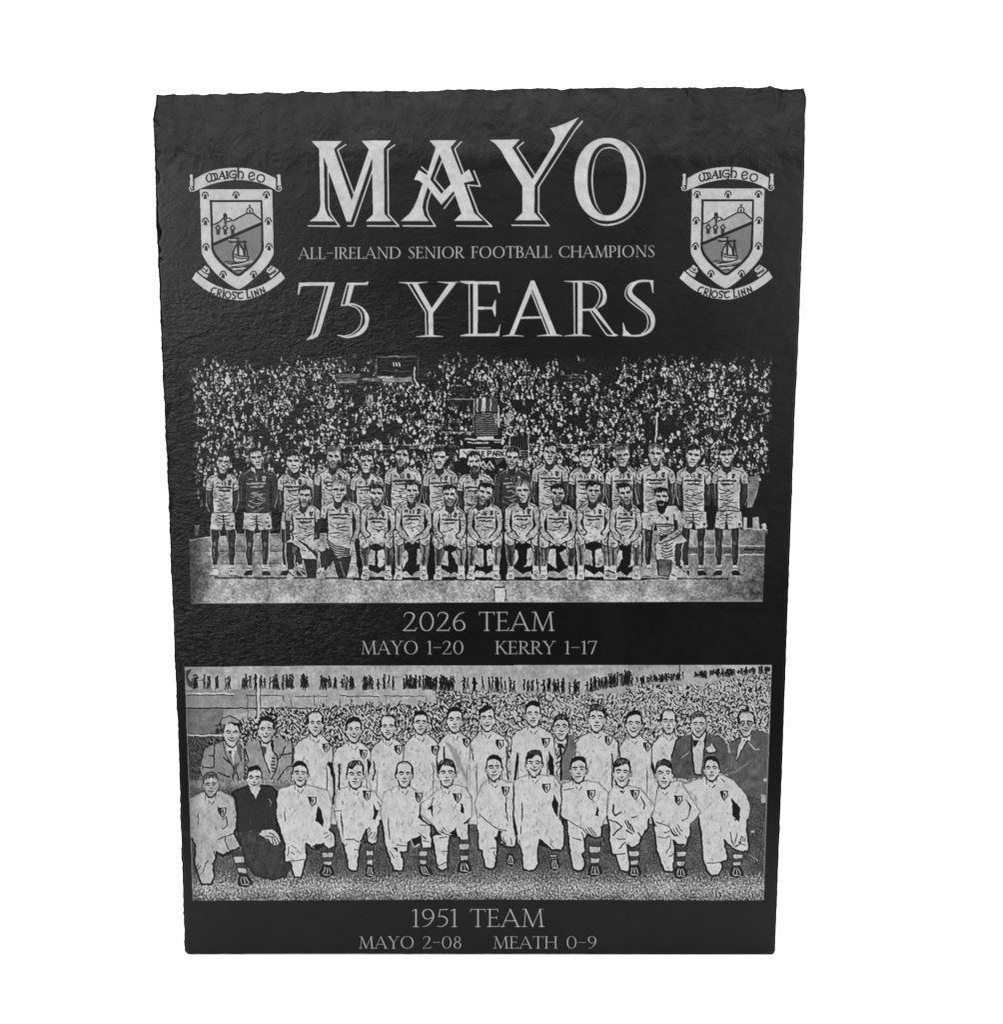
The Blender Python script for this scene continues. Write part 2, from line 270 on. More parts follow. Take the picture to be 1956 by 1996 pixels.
def art_crest():
    cv = Canvas(362, 320, 562, 592); t = frame(350, 310, 6.7); L = .97
    def P(pts, v, sm=False): cv.poly(t(pts), v, sm=sm)
    def ln(pts, w, v, sm=False): cv.line(t(pts), w, v, sm=sm)
    cv.cur = 1                                                     # upper scroll
    top = smooth([(190,262),(330,185),(470,138),(620,116),(735,112),(870,118),(1000,144),(1130,190),(1262,255)], False)
    bot = smooth([(1262,412),(1180,365),(1060,318),(920,286),(780,274),(640,282),(500,308),(360,352),(190,425)], False)
    P(top+bot, L); ln([(190,262),(188,425)], 1.6, 0)
    P([(132,205),(152,196),(176,208),(172,235),(180,352),(132,352),(138,240),(128,225)], L); P([(1272,205),(1300,194),(1322,208),(1318,235),(1330,350),(1275,350),(1282,240),(1268,222)], L)
    ln([(190,415),(160,420),(134,405),(130,372),(152,365),(168,385),(158,396)], 2.4, L, True); ln([(1262,408),(1295,420),(1322,405),(1330,372),(1305,362),(1290,380),(1302,392)], 2.4, L, True)
    ln([(183,205),(186,400)], 1.3, 0); ln([(1264,205),(1264,395)], 1.3, 0)
    w = 2.5
    ln([(362,210),(348,250),(368,290),(400,295),(420,262),(408,205),(385,188)], w, 0, True); ln([(408,205),(425,190),(450,205),(468,255),(448,285),(430,285)], w, 0, True); ln([(440,195),(475,190),(495,225),(488,260),(470,275)], w, 0, True)   # m
    ln([(515,265,2),(560,165,2)], w, 0); ln([(556,165),(595,258)], 3.4, 0); ln([(528,228),(582,228)], 1.8, 0); ln([(500,268),(530,262)], 1.6, 0); ln([(575,262),(610,254)], 1.6, 0)   # a
    ln([(618,165),(628,250)], 3.6, 0); ln([(603,168),(634,163)], 1.6, 0); ln([(612,254),(645,248)], 1.6, 0)                       # i
    ln([(728,160),(700,152),(668,165),(652,200),(662,232),(690,246),(722,238)], w, 0, True); ln([(690,205),(738,202),(730,262),(716,272)], w, 0, True); ln([(730,150),(735,168)], 2, 0)   # g
    ln([(766,125),(768,248)], 3.4, 0); ln([(768,180),(795,165),(820,172),(832,200),(828,240),(808,250)], w, 0, True)             # h
    ln([(972,190),(945,172),(915,190),(905,230),(920,265),(950,272),(978,255)], w, 0, True); ln([(905,232),(968,216),(982,195)], 2, 0)   # e
    ln(smooth([(1060,205),(1095,215),(1110,250),(1095,290),(1062,300),(1028,285),(1015,250),(1028,215)], True), w, 0)            # o
    cv.cur = 2                                                     # shield
    sh = [(262,410),(275,393),(1190,393),(1212,412),(1222,800),(1230,1240)]+smooth([(1230,1240),(1165,1360),(1050,1490),(930,1600),(830,1675),(775,1697),(720,1680),(610,1610),(480,1500),(370,1370),(300,1255),(288,1220)], False)+[(275,800)]
    P(sh, L)
    ins = [(395,537),(1080,535),(1090,800),(1100,1180)]+smooth([(1100,1180),(1060,1270),(980,1370),(870,1465),(765,1530),(650,1460),(540,1370),(450,1260),(415,1180)], False)+[(405,800)]
    P(ins, 0)
    fld = [(423,562),(1057,560),(1066,800),(1070,1170)]+smooth([(1070,1170),(1030,1260),(950,1355),(860,1430),(765,1497),(660,1425),(565,1345),(485,1250),(445,1170)], False)+[(433,800)]
    P(fld, L)
    P([(433,855),(520,815),(570,775),(600,830),(670,800),(700,803),(870,712),(960,712),(1068,790),(1068,840),(440,1100)], .82)
    P([(440,1130),(1068,860),(1070,1170)]+smooth([(1070,1170),(1030,1260),(950,1355),(860,1430),(765,1497),(660,1425),(565,1345),(485,1250),(445,1170)], False), .6)
    ln([(433,856),(480,842),(530,812),(570,772)], 2.2, 0, True); ln([(620,770),(660,775),(678,798),(640,815),(590,835)], 2, 0, True); ln([(678,800),(705,803),(790,755),(872,710)], 2.4, 0); ln([(872,710),(960,710)], 2.2, 0); ln([(960,708),(1068,795)], 2.6, 0)
    P([(612,785),(650,780),(668,795),(620,812)], L)
    cv.ell(*t([(595,735)])[0], 3.8, 4.2, .05); ln([(580,750),(598,850)], 2.6, .05); ln([(612,750),(604,850)], 2.6, .05); ln([(596,760),(600,850)], 2, .5)
    ln([(882,705),(880,665),(900,640),(935,640),(955,665),(955,705)], 2, .05, True); ln([(916,705),(918,668)], 3, .05); ln([(917,600),(917,625)], 1.8, .1); ln([(906,610),(930,610)], 1.8, .1)
    for x in (503, 597, 693):
        ln([(x,862),(x-32,905),(x,930),(x+32,905),(x,862)], 2.2, .05); ln([(x-12,925),(x-12,980)], 2.4, .05); ln([(x+13,925),(x+14,980)], 2.4, .05); ln([(x,930),(x,975)], 2, .25); cv.ell(*t([(x,905)])[0], 1.6, 1.8, .9)
    ln([(428,1120),(1075,838)], 5.4, 0)
    P([(660,1040),(768,1025),(700,1060)], L); ln([(668,1038),(772,1030)], 2.4, .05); ln([(648,1072),(690,1092),(765,1078),(870,1082)], 3, .05); ln([(640,1050),(740,1058)], 1.6, L); ln([(690,1108),(760,1096)], 1.6, L)
    P([(730,1170),(715,1240),(745,1250),(745,1150)], L); P([(785,1150),(780,1250),(830,1262),(825,1190)], L); P([(850,1150),(870,1255),(882,1258)], .9)
    ln([(762,1055),(768,1250)], 3, .05); ln([(765,1085),(715,1180),(695,1260),(720,1340)], 2.4, .05, True); ln([(775,1090),(830,1180),(850,1262)], 3, .05); ln([(850,1065),(850,1180),(852,1262)], 2.8, .05); ln([(855,1100),(875,1180),(890,1270)], 2.4, .05)
    P([(695,1235),(780,1262),(905,1275),(900,1310),(850,1345),(730,1350),(705,1320)], .8, False); ln([(695,1235),(780,1265),(908,1275),(898,1310),(850,1345),(730,1352),(705,1320),(695,1235)], 2, .05); ln([(705,1270),(780,1295),(900,1300)], 1.5, .1); ln([(715,1315),(790,1322),(870,1318)], 2, L)
    ln([(690,1358),(770,1362),(850,1345)], 3, .05); ln([(590,1345),(620,1338),(680,1342)], 1.8, .1); ln([(600,1378),(650,1368),(690,1375)], 2, .1); ln([(640,1395),(720,1385),(790,1372),(880,1352),(950,1335)], 2.4, L, True)
    ln([(680,1412),(730,1405),(790,1418),(860,1400),(940,1378)], 2.8, .08, True); ln([(600,1370),(700,1392),(770,1376)], 1.6, L, True); ln([(700,1440),(770,1432),(850,1420)], 2.4, L); ln([(720,1462),(770,1452),(810,1458)], 1.8, .1)
    for x, y in ((335,475),(738,472),(1135,470),(338,815),(1160,812),(347,1150),(1170,1148),(570,1510),(968,1508)):
        ln([(x-42,y+5),(x-25,y-32),(x,y-44),(x+25,y-32),(x+42,y+5)], 2.2, .1, True); cv.ell(*t([(x,y+2)])[0], 2.6, 3, .25); P([(x-18,y+8),(x+18,y+8),(x+22,y+45),(x-20,y+45)], .05)
    cv.cur = 3                                                     # lower scroll
    a = smooth([(215,1470),(330,1565),(480,1650),(640,1702),(790,1715),(940,1690),(1090,1635),(1220,1555),(1322,1470)], False)
    b = smooth([(1380,1558),(1270,1650),(1130,1740),(980,1808),(830,1845),(680,1835),(520,1802),(340,1708),(160,1565)], False)
    P(a+b, L)
    P([(285,1440),(330,1388),(388,1428),(398,1480),(365,1500),(375,1520),(355,1560),(255,1490),(240,1465)], L); P([(1140,1440),(1200,1388),(1298,1450),(1290,1470),(1195,1555),(1165,1520),(1180,1500),(1135,1470)], L)
    ln([(310,1425),(350,1455),(372,1440)], 1.6, 0); ln([(285,1452),(330,1490),(370,1502)], 1.8, 0); ln([(340,1470),(365,1468)], 1.4, 0); ln([(222,1462),(300,1530),(360,1560)], 1.6, 0)
    ln([(1165,1460),(1190,1432),(1215,1412)], 1.6, 0); ln([(1180,1502),(1240,1462),(1252,1440)], 1.8, 0); ln([(1175,1520),(1270,1462)], 1.4, 0); ln([(1195,1560),(1322,1465)], 1.6, 0)
    w = 2.4
    ln([(480,1690),(450,1682),(420,1705),(412,1740),(430,1762),(462,1758)], w, 0, True)                                               # C
    ln([(512,1700),(488,1790)], w, 0); ln([(512,1700),(545,1712),(540,1742),(500,1748)], 2, 0, True); ln([(510,1748),(535,1798)], w, 0)   # R
    ln([(580,1712),(568,1815)], 2.8, 0); ln([(572,1690),(590,1682)], 2, 0)                                                            # I
    ln(smooth([(635,1732),(662,1752),(665,1790),(640,1815),(610,1808),(595,1778),(605,1745)], True), w, 0)                             # O
    ln([(738,1742),(710,1735),(692,1752),(705,1775),(730,1792),(725,1818),(690,1820)], w, 0, True)                                    # S
    ln([(735,1752),(825,1740)], w, 0); ln([(790,1748),(765,1770),(765,1805),(790,1822),(825,1812)], w, 0, True)                         # T
    ln([(878,1710),(890,1815),(925,1805)], w, 0); ln([(868,1712),(895,1706)], 1.6, 0); ln([(938,1730),(960,1802)], 2.6, 0)                # L I
    ln([(1000,1790),(975,1722),(1035,1772),(1012,1700)], w, 0); ln([(1075,1760),(1048,1695),(1120,1740),(1090,1675)], w, 0)            # N N
    return cv
# ---------------------------------------------------------------- the upper engraved picture: team in front of a packed stand
def spectators(cv, x0, x1, y0, y1, seed, keep, s0=5., s1=8.5):
    R = np.random.default_rng(seed); y = y0
    while y < y1:
        k = (y-y0)/(y1-y0); s = s0+(s1-s0)*k; x = x0+R.uniform(0, s)
        while x < x1:
            px, py = x+R.normal(0, 1.2), y+R.normal(0, 1.6); p = keep(px, py)
            if R.random() < p:
                tone = (.08, .28, .5, .8, .98)[R.choice(5, p=(.24, .17, .19, .2, .2))]*min(1, .4+p); h = s*.34
                sw = s*R.uniform(.4, .62); tl = R.normal(0, .22)
                cv.poly([(px-sw*.5, py+h), (px-sw, py+h*1.9), (px-sw*.9, py+s*1.5), (px+sw*.9+tl*s, py+s*1.5), (px+sw, py+h*1.8), (px+sw*.45, py+h)], .03, sm=True)
                if tone > .1: cv.poly([(px-sw*.4, py+h*1.3), (px-sw*.75, py+h*2), (px-sw*.6, py+s*1.35), (px+sw*.6+tl*s, py+s*1.35), (px+sw*.75, py+h*1.9), (px+sw*.35, py+h*1.3)], tone, sm=True)
                q = R.random()
                if q < .35: cv.line([(px-sw, py+h*2), (px-sw*1.4, py+s*R.uniform(.4, 1.1)), (px-sw*R.uniform(.2, 1.2), py-s*R.uniform(-.8, .5))], s*.2, R.choice([.1, .75, .95]), sm=True)
                elif q < .6: cv.line([(px-sw*.6, py+s*R.uniform(.8, 1.3)), (px+sw*.1, py+s*R.uniform(1., 1.4)), (px+sw*.8, py+s*R.uniform(.7, 1.2))], s*.2, R.choice([.05, .85]), sm=True)
                cv.ell(px, py, h*1.05, h*1.3, .03)
                if R.random() < .9: cv.ell(px+R.normal(0, .4), py+h*.3, h*.66, h*.85, R.choice([.5, .75, .95])*min(1, .45+p))
            x += s*R.uniform(1., 1.55)
        y += s*.95

def head26(cv, R, cx, top, h=39, hair=1., style=0, beard=0., lean=0.):
    """face under a hard noon sun: eye sockets, nose shadow, mouth, dark neck"""
    R0 = R.uniform(-1, 1); w = h*R.uniform(.305, .335); cy = top+h*.52; lean = lean or R.normal(0, .09); X = lambda dx, dy: (cx+dx*w*(1+.06*dy*R0)-lean*dy*h*.5, cy+dy*h*.5+dx*lean*w*.6)
    cv.poly([X(-.62, .6), X(-.68, 1.5), X(0, 1.85), X(.68, 1.5), X(.62, .6)], .22)                       # neck in shade
    cv.line([X(-.7, .75), X(-.78, 1.45)], 1.1, .75); cv.line([X(.7, .75), X(.78, 1.45)], 1.1, .75)
    cv.ell(*X(-1.02, .08), 1.7, 3.4, .8); cv.ell(*X(1.02, .08), 1.7, 3.4, .8)
    cv.poly([X(-.95, -.5), X(-.98, .1), X(-.8, .62), X(-.38, 1.0), X(0, 1.08), X(.38, 1.0), X(.8, .62), X(.98, .1), X(.95, -.5), X(.5, -.95), X(-.5, -.95)], .86, sm=True)
    if beard: cv.poly([X(-.95, .2), X(-.8, .68), X(-.4, 1.1), X(0, 1.22), X(.4, 1.1), X(.8, .68), X(.95, .2), X(.55, .38), X(0, .3), X(-.55, .38)], .86-.8*beard, sm=True)
    cut = -.54-.12*style % 1*.3
    cv.poly([X(-1.08, -.2), X(-1.12, -.7), X(-.78, -.98), X(-.1, -1.04-.05*(style % 3)), X(.62, -1.0), X(1.06, -.72), X(1.08, -.2), X(.9, -.3), X(.82, cut), X(.2, cut-.1), X(-.35, cut+.04*(style % 2)), X(-.85, cut), X(-.92, -.25)], .1 if hair > .5 else .5, sm=True)
    if hair < .5:
        for i in range(5): cv.line([X(-.8+i*.36, -.5), X(-.5+i*.3, -1.05)], 1., R.choice([.15, .85]))
    else:
        [cv.line([X(-.8+i*.4+R.uniform(-.1, .1), -.5), X(-.7+i*.4+R.uniform(-.1, .2), -.98)], 1.2, R.choice([.05, .2, .35, .5])) for i in range(4)]
    cv.line([X(-1.12, -.35), X(-1.18, -.72), X(-.84, -1.06), X(0, -1.18), X(.84, -1.08), X(1.16, -.72), X(1.12, -.3)], 1., R.choice([.05, .3, .6]), sm=True)
    e = R.uniform(-.05, .05)
    cv.line([X(-.72, -.12+e), X(-.46, -.16), X(-.2, -.12-e)], 3.3, .1); cv.line([X(.2, -.12+e), X(.46, -.16), X(.72, -.12-e)], 3.3, .1)
    cv.line([X(-.5, -.02), X(-.3, 0)], 1.6, .35); cv.line([X(.3, 0), X(.5, -.02)], 1.6, .35)
    cv.line([X(-.16, .06), X(-.2, .3)], 1., .45); cv.line([X(-.22, .36), X(.24, .38)], 2.1, .12); cv.line([X(-.04, -.1), X(.02, .24)], 1.6, .98)
    if R.random() < .5: cv.line([X(-.36, .61), X(0, .635), X(.36, .61)], 1.6, .2)
    else: cv.line([X(-.42, .58), X(0, .7), X(.42, .58)], 2., .15); cv.line([X(-.22, .64), X(.22, .64)], .9, .95)
    cv.line([X(-.3, .82), X(.3, .82)], 1., .5)
    for sx in (-1, 1): cv.line([X(.78*sx, .2), X(.62*sx, .62), X(.4*sx, .86)], 1.4, R.choice([.3, .55, .7]), sm=True)
    cv.line([X(-.86, .5), X(-.45, 1.02), X(0, 1.14), X(.45, 1.02), X(.86, .5)], 1.5, .1, sm=True)

def shirt_marks(cv, R, cx, y, w, dark):
    """maker's mark, number, crest and two rows of sponsor lettering too worn to read"""
    f = .75 if dark else .1; b = .25 if dark else .82
    cv.line([(cx-w*.62, y+1), (cx-w*.5, y-1), (cx-w*.36, y+.6)], 1.5, f); cv.line([(cx-4, y-3.4), (cx+4, y-3.6)], 1.2, f, .7)
    n = R.integers(0, 4)
    for q in ((-2.6, 2.6), (2.4,), (-2.6, 0, 2.6), (0,))[n]: cv.line([(cx+q-1, y-1), (cx+q+.8, y+1), (cx+q-.6, y+4)], 1.5, f)
    cv.poly([(cx+w*.42, y-5), (cx+w*.70, y-5), (cx+w*.68, y+3), (cx+w*.56, y+6), (cx+w*.44, y+3)], f); cv.line([(cx+w*.5, y-2), (cx+w*.62, y+1)], 1., b)
    for k, (dy, hw, th) in enumerate(((9.6, .74, 2.5), (15.5, .46, 2.9))):
        x = cx-w*hw
        while x < cx+w*hw:
            l = R.uniform(1.4, 3.); cv.line([(x, y+dy+R.uniform(-.9, .9)), (x+l, y+dy+R.uniform(-.9, .9))], th*R.uniform(.8, 1.25), f, R.uniform(.75, 1)); x += l+R.uniform(1.1, 2.2)
        if k == 0: cv.line([(cx-w*hw, y+dy-1.8), (cx+w*hw, y+dy-1.8)], 1., f, .8)

def folds(cv, R, cx, w, y0, y1, n, dark=False):
    for i in range(n):
        y = y0+(y1-y0)*(i+.5)/n+R.normal(0, 1); sg = R.choice([-1, 1]); x = cx+R.uniform(-.4, .4)*w; l = w*R.uniform(.35, .8); dr = R.uniform(.05, .55)
        cv.line([(x-l*.7*sg, y-dr*9, .6), (x-l*.2*sg, y+.6, R.uniform(1.2, 2.6)), (x+l*.3*sg, y+dr*5+1, 1.6), (x+l*.75*sg, y+dr*4, .5)], 1, .75 if dark else R.choice([.1, .2, .35]), sm=True)
        cv.line([(x-l*.5*sg, y-dr*9+2.2, .5), (x+l*.3*sg, y+dr*5+3, 1.8)], 1, .42 if dark else .97)

def torso26(cv, R, cx, neck, sl, sr, bot, dark=False, slv=25, tilt=0):
    """jersey from the collar to the hem with both sleeves"""
    b = .25 if dark else .84; k = .1
    a = cx-(cx-sl)*.66; c = cx+(sr-cx)*.66; w = (c-a)/2
    cv.poly([(cx-9, neck), (sl+6, neck+8), (sl+1, neck+14), (sl-1, neck+8+slv), (sl+10, neck+11+slv), (a+.5, neck+22), (a+1, neck+45), (a-.5, bot), (c+.5, bot), (c-1, neck+45), (c-.5, neck+22),
             (sr-10, neck+11+slv), (sr+1, neck+8+slv), (sr-1, neck+14), (sr-6, neck+8), (cx+9, neck), (cx, neck+7)], b)
    cv.line([(sl+9, neck+6), (sl+1, neck+14), (sl-1.5, neck+8+slv)], 1.2, .05 if not dark else .6); cv.line([(sr-9, neck+6), (sr-1, neck+14), (sr+1.5, neck+8+slv)], 1.2, .05 if not dark else .6)
    cv.line([(a+1, neck+17, .6), (a+.5, neck+30, 2.6), (a+1, bot, 2.2)], 2, k); cv.line([(c-1, neck+17, .6), (c-.5, neck+30, 2.6), (c-1, bot, 2.2)], 2, k)
    for sx, e in ((-1, sl), (1, sr)):
        cv.line([(cx+sx*11, neck+2), (cx+sx*w*.8, neck+8), (e-sx*9, neck+12)], 1.4, k if not dark else .7, .8)
        cv.line([(e, neck+4+slv), (e-sx*10, neck+7+slv)], 1.3, k if not dark else .7, R.choice([.3, .9]))
        cv.line([(e-sx*5, neck+16), (e-sx*(7+R.uniform(0, 3)), neck+24)], 1.5, k, R.choice([.2, .7]))
    cv.poly([(cx-11, neck-3), (cx-8.5, neck+5), (cx, neck+9), (cx+8.5, neck+5), (cx+11, neck-3), (cx+7, neck-1), (cx, neck+2), (cx-7, neck-1)], .06 if not dark else .8, sm=True)
    shirt_marks(cv, R, cx, neck+20, w, dark); folds(cv, R, cx, w, neck+42, bot-3, max(4, int((bot-neck-42)/3.4)), dark)
    return a, c

def stander(cv, seed, cx, top, sl, sr, dark=False, hair=1., style=0, legs=False, hem=1000, beard=0., h=39, foot=1121):
    R = np.random.default_rng(seed); neck = top+h+1
    for e, sx in ((sl, -1), (sr, 1)):                              # arms held behind the back
        cv.poly([(e+sx*.5, neck+31), (e-sx*10, neck+33), (e-sx*12, neck+62), (e-sx*15, neck+76), (e-sx*6, neck+78), (e-sx*1, neck+60)], .2)
        cv.line([(e+sx*.2, neck+34), (e-sx*.5, neck+58), (e-sx*5, neck+76)], 1.3, R.choice([.3, .75, .9])); cv.line([(e-sx*5, neck+36), (e-sx*6, neck+62)], 2.2, R.choice([.3, .45]))
    if legs:
        for x, sx in ((cx-15, -1), (cx+15, 1)):
            x += R.normal(0, 1)
            cv.poly([(x-10, hem+22), (x+10, hem+22), (x+8.5, hem+50), (x+7, hem+64), (x+8, hem+80), (x+5, foot-18), (x-5, foot-18), (x-8, hem+78), (x-7, hem+62), (x-9.5, hem+46)], .2)
            cv.line([(x+sx*9, hem+32), (x+sx*7, hem+62), (x+sx*7.4, hem+80), (x+sx*5, foot-20)], 1.5, .92); cv.line([(x-sx*9, hem+34), (x-sx*7, hem+60), (x-sx*5, foot-20)], 1.2, .85)
            cv.ell(x-1, hem+60, 3.4, 5, .42); cv.line([(x-2, hem+68), (x-2, hem+86)], 2.4, .38); cv.line([(x+1, hem+38), (x+2, hem+52)], 2, .32)
            cv.poly([(x-5.5, foot-20), (x+5.5, foot-20), (x+5, foot-6), (x-5, foot-6)], .92); cv.line([(x-5, foot-13), (x+5, foot-13)], 1.2, .3)
            cv.poly([(x-6, foot-8), (x+6, foot-8), (x+8+sx*3, foot), (x+5, foot+2), (x-8+sx*3, foot+1)], .12 if seed % 3 else .9, sm=True); cv.line([(x-7+sx*3, foot+1), (x+8+sx*3, foot+1.4)], 1.2, .9 if seed % 3 else .1)
    a, c = torso26(cv, R, cx, neck, sl, sr, hem, dark)
    if legs:
        cv.poly([(a-1, hem-2), (c+1, hem-2), (c+4, hem+30), (cx+4, hem+33), (cx, hem+14), (cx-4, hem+33), (a-4, hem+30)], .85)
        for i in range(4):
            for sx in (-1, 1): cv.line([(cx+sx*2, hem+6+i*5, 2), (cx+sx*13, hem+2+i*7.5, .7)], 1, R.choice([.1, .2, .45]))
        cv.line([(cx, hem+3), (cx, hem+16)], 2.2, .1); cv.line([(a, hem-2), (c, hem-2)], 1.4, .15); cv.ell(c-2, hem+24, 2.2, 2.6, .2)
    head26(cv, R, cx, top, h, hair, style, beard)

def sitter(cv, seed, cx, top, sl, sr, hair=1., style=0, beard=0., hands=0, h=39, foot=1129):
    R = np.random.default_rng(seed); neck = top+h; lap = neck+71
    torso26(cv, R, cx, neck, sl, sr, lap-2)
    kx = (sr-sl)*.37
    cv.poly([(cx-kx-5, lap-14), (cx+kx+5, lap-14), (cx+kx+9, lap+8), (cx+kx-6, lap+18), (cx+8, lap+9), (cx, lap+7), (cx-8, lap+9), (cx-kx+6, lap+18), (cx-kx-9, lap+8)], .9, sm=True)
    cv.poly([(cx-kx+8, lap+13), (cx-7, lap+8), (cx+7, lap+8), (cx+kx-8, lap+13), (cx+kx-8, lap+16), (cx+R.uniform(-4, 4), lap+19+R.uniform(-3, 4)), (cx-kx+8, lap+16)], .05)   # gap between the shins
    for sx in (-1, 1):
        cv.line([(cx+sx*7, lap+8, 1.), (cx+sx*(kx-9), lap, 2.2), (cx+sx*(kx-11), lap-8, 1.)], 1, .1, sm=True); cv.line([(cx+sx*(kx+9), lap-16, 2.), (cx+sx*(kx+11.5), lap-2, 2.2), (cx+sx*(kx+11), lap+14, 2.2), (cx+sx*(kx+9), foot-24, 1.2)], 1, .05, sm=True)
        cv.line([(cx+sx*(kx-6), lap-7), (cx+sx*kx, lap-9), (cx+sx*(kx+7), lap-6)], 1.5, R.choice([.15, .4]), sm=True)
    for sx in (-1, 1):
        x = cx+sx*kx+R.normal(0, 1.4); d = sx*R.uniform(-3, 2)
        cv.poly([(x-10, lap+2), (x+10, lap+2), (x+9, lap+26), (x+6+d, foot-25), (x-6+d, foot-25), (x-9, lap+26)], R.choice([.34, .44, .55]))
        cv.ell(x, lap+5, 9.6, 10.5, .9); cv.line([(x-sx*8, lap-5), (x-sx*10, lap+5), (x-sx*8, lap+14)], 1.7, .1, sm=True); cv.ell(x+sx*3, lap+9, 4, 4.5, .7)
        cv.line([(x-8, lap+12), (x-7.5, lap+28), (x-5+d, foot-26)], 1.8, R.choice([.7, .9])); cv.line([(x+8, lap+12), (x+7.5, lap+28), (x+5+d, foot-26)], 1.8, R.choice([.6, .9]))
        cv.line([(x-1, lap+19), (x+d, foot-30)], 3.4, R.choice([.14, .22, .6])); cv.line([(x-7, lap+13), (x, lap+16), (x+7, lap+13)], 1.8, .14, sm=True)
        cv.line([(x-10.5, lap-1), (x-11, lap+14), (x-8, lap+28)], 1.3, .05); cv.line([(x+10.5, lap-1), (x+11, lap+14), (x+8, lap+28)], 1.3, .05)
        x += d
        cv.poly([(x-6, foot-26), (x+6, foot-26), (x+6.5, foot-10), (x-6.5, foot-10)], .93); cv.line([(x-5, foot-16), (x+4, foot-17)], 1.1, .35)
        cv.poly([(x-6, foot-12), (x+6, foot-12), (x+8+sx, foot-1), (x+3, foot+1.5), (x-8+sx, foot)], .95, sm=True); cv.line([(x-3, foot-8), (x+2, foot-7)], 1.3, .12); cv.line([(x-4, foot-5), (x+3, foot-4)], 1., .3)
        cv.line([(x-9+sx, foot+1), (x+9+sx, foot+1.6)], 1.3, .06)
    for e, sx in ((sl, -1), (sr, 1)):                              # forearms to the hands on the lap
        gx = cx+sx*(6 if hands == 0 else 16); gy = lap+(2 if hands == 0 else 0)
        cv.line([(e-sx*4.5, neck+33, 9.5), (e-sx*5, neck+50, 9.5), (e-sx*13, neck+64, 8), (gx, gy, 7)], 8, .8, sm=True)
        cv.line([(e-sx*9.5, neck+35), (e-sx*10, neck+48), (e-sx*19, neck+60), (gx+sx*2, gy-5)], 2.2, .06, sm=True); cv.line([(e+sx*.5, neck+38), (e, neck+53), (e-sx*9, neck+69), (gx+sx*4, gy+4.5)], 1.2, .08, sm=True)
        for i in range(4): cv.line([(gx-sx*(1+i*1.8), gy+1+i*.6), (gx-sx*(3+i*1.8), gy+8+R.uniform(-1, 1))], 1.7, .88); cv.line([(gx-sx*(2+i*1.8), gy+2+i*.6), (gx-sx*(4+i*1.8), gy+8)], .8, .15)
    head26(cv, R, cx, top, h, hair, style, beard)

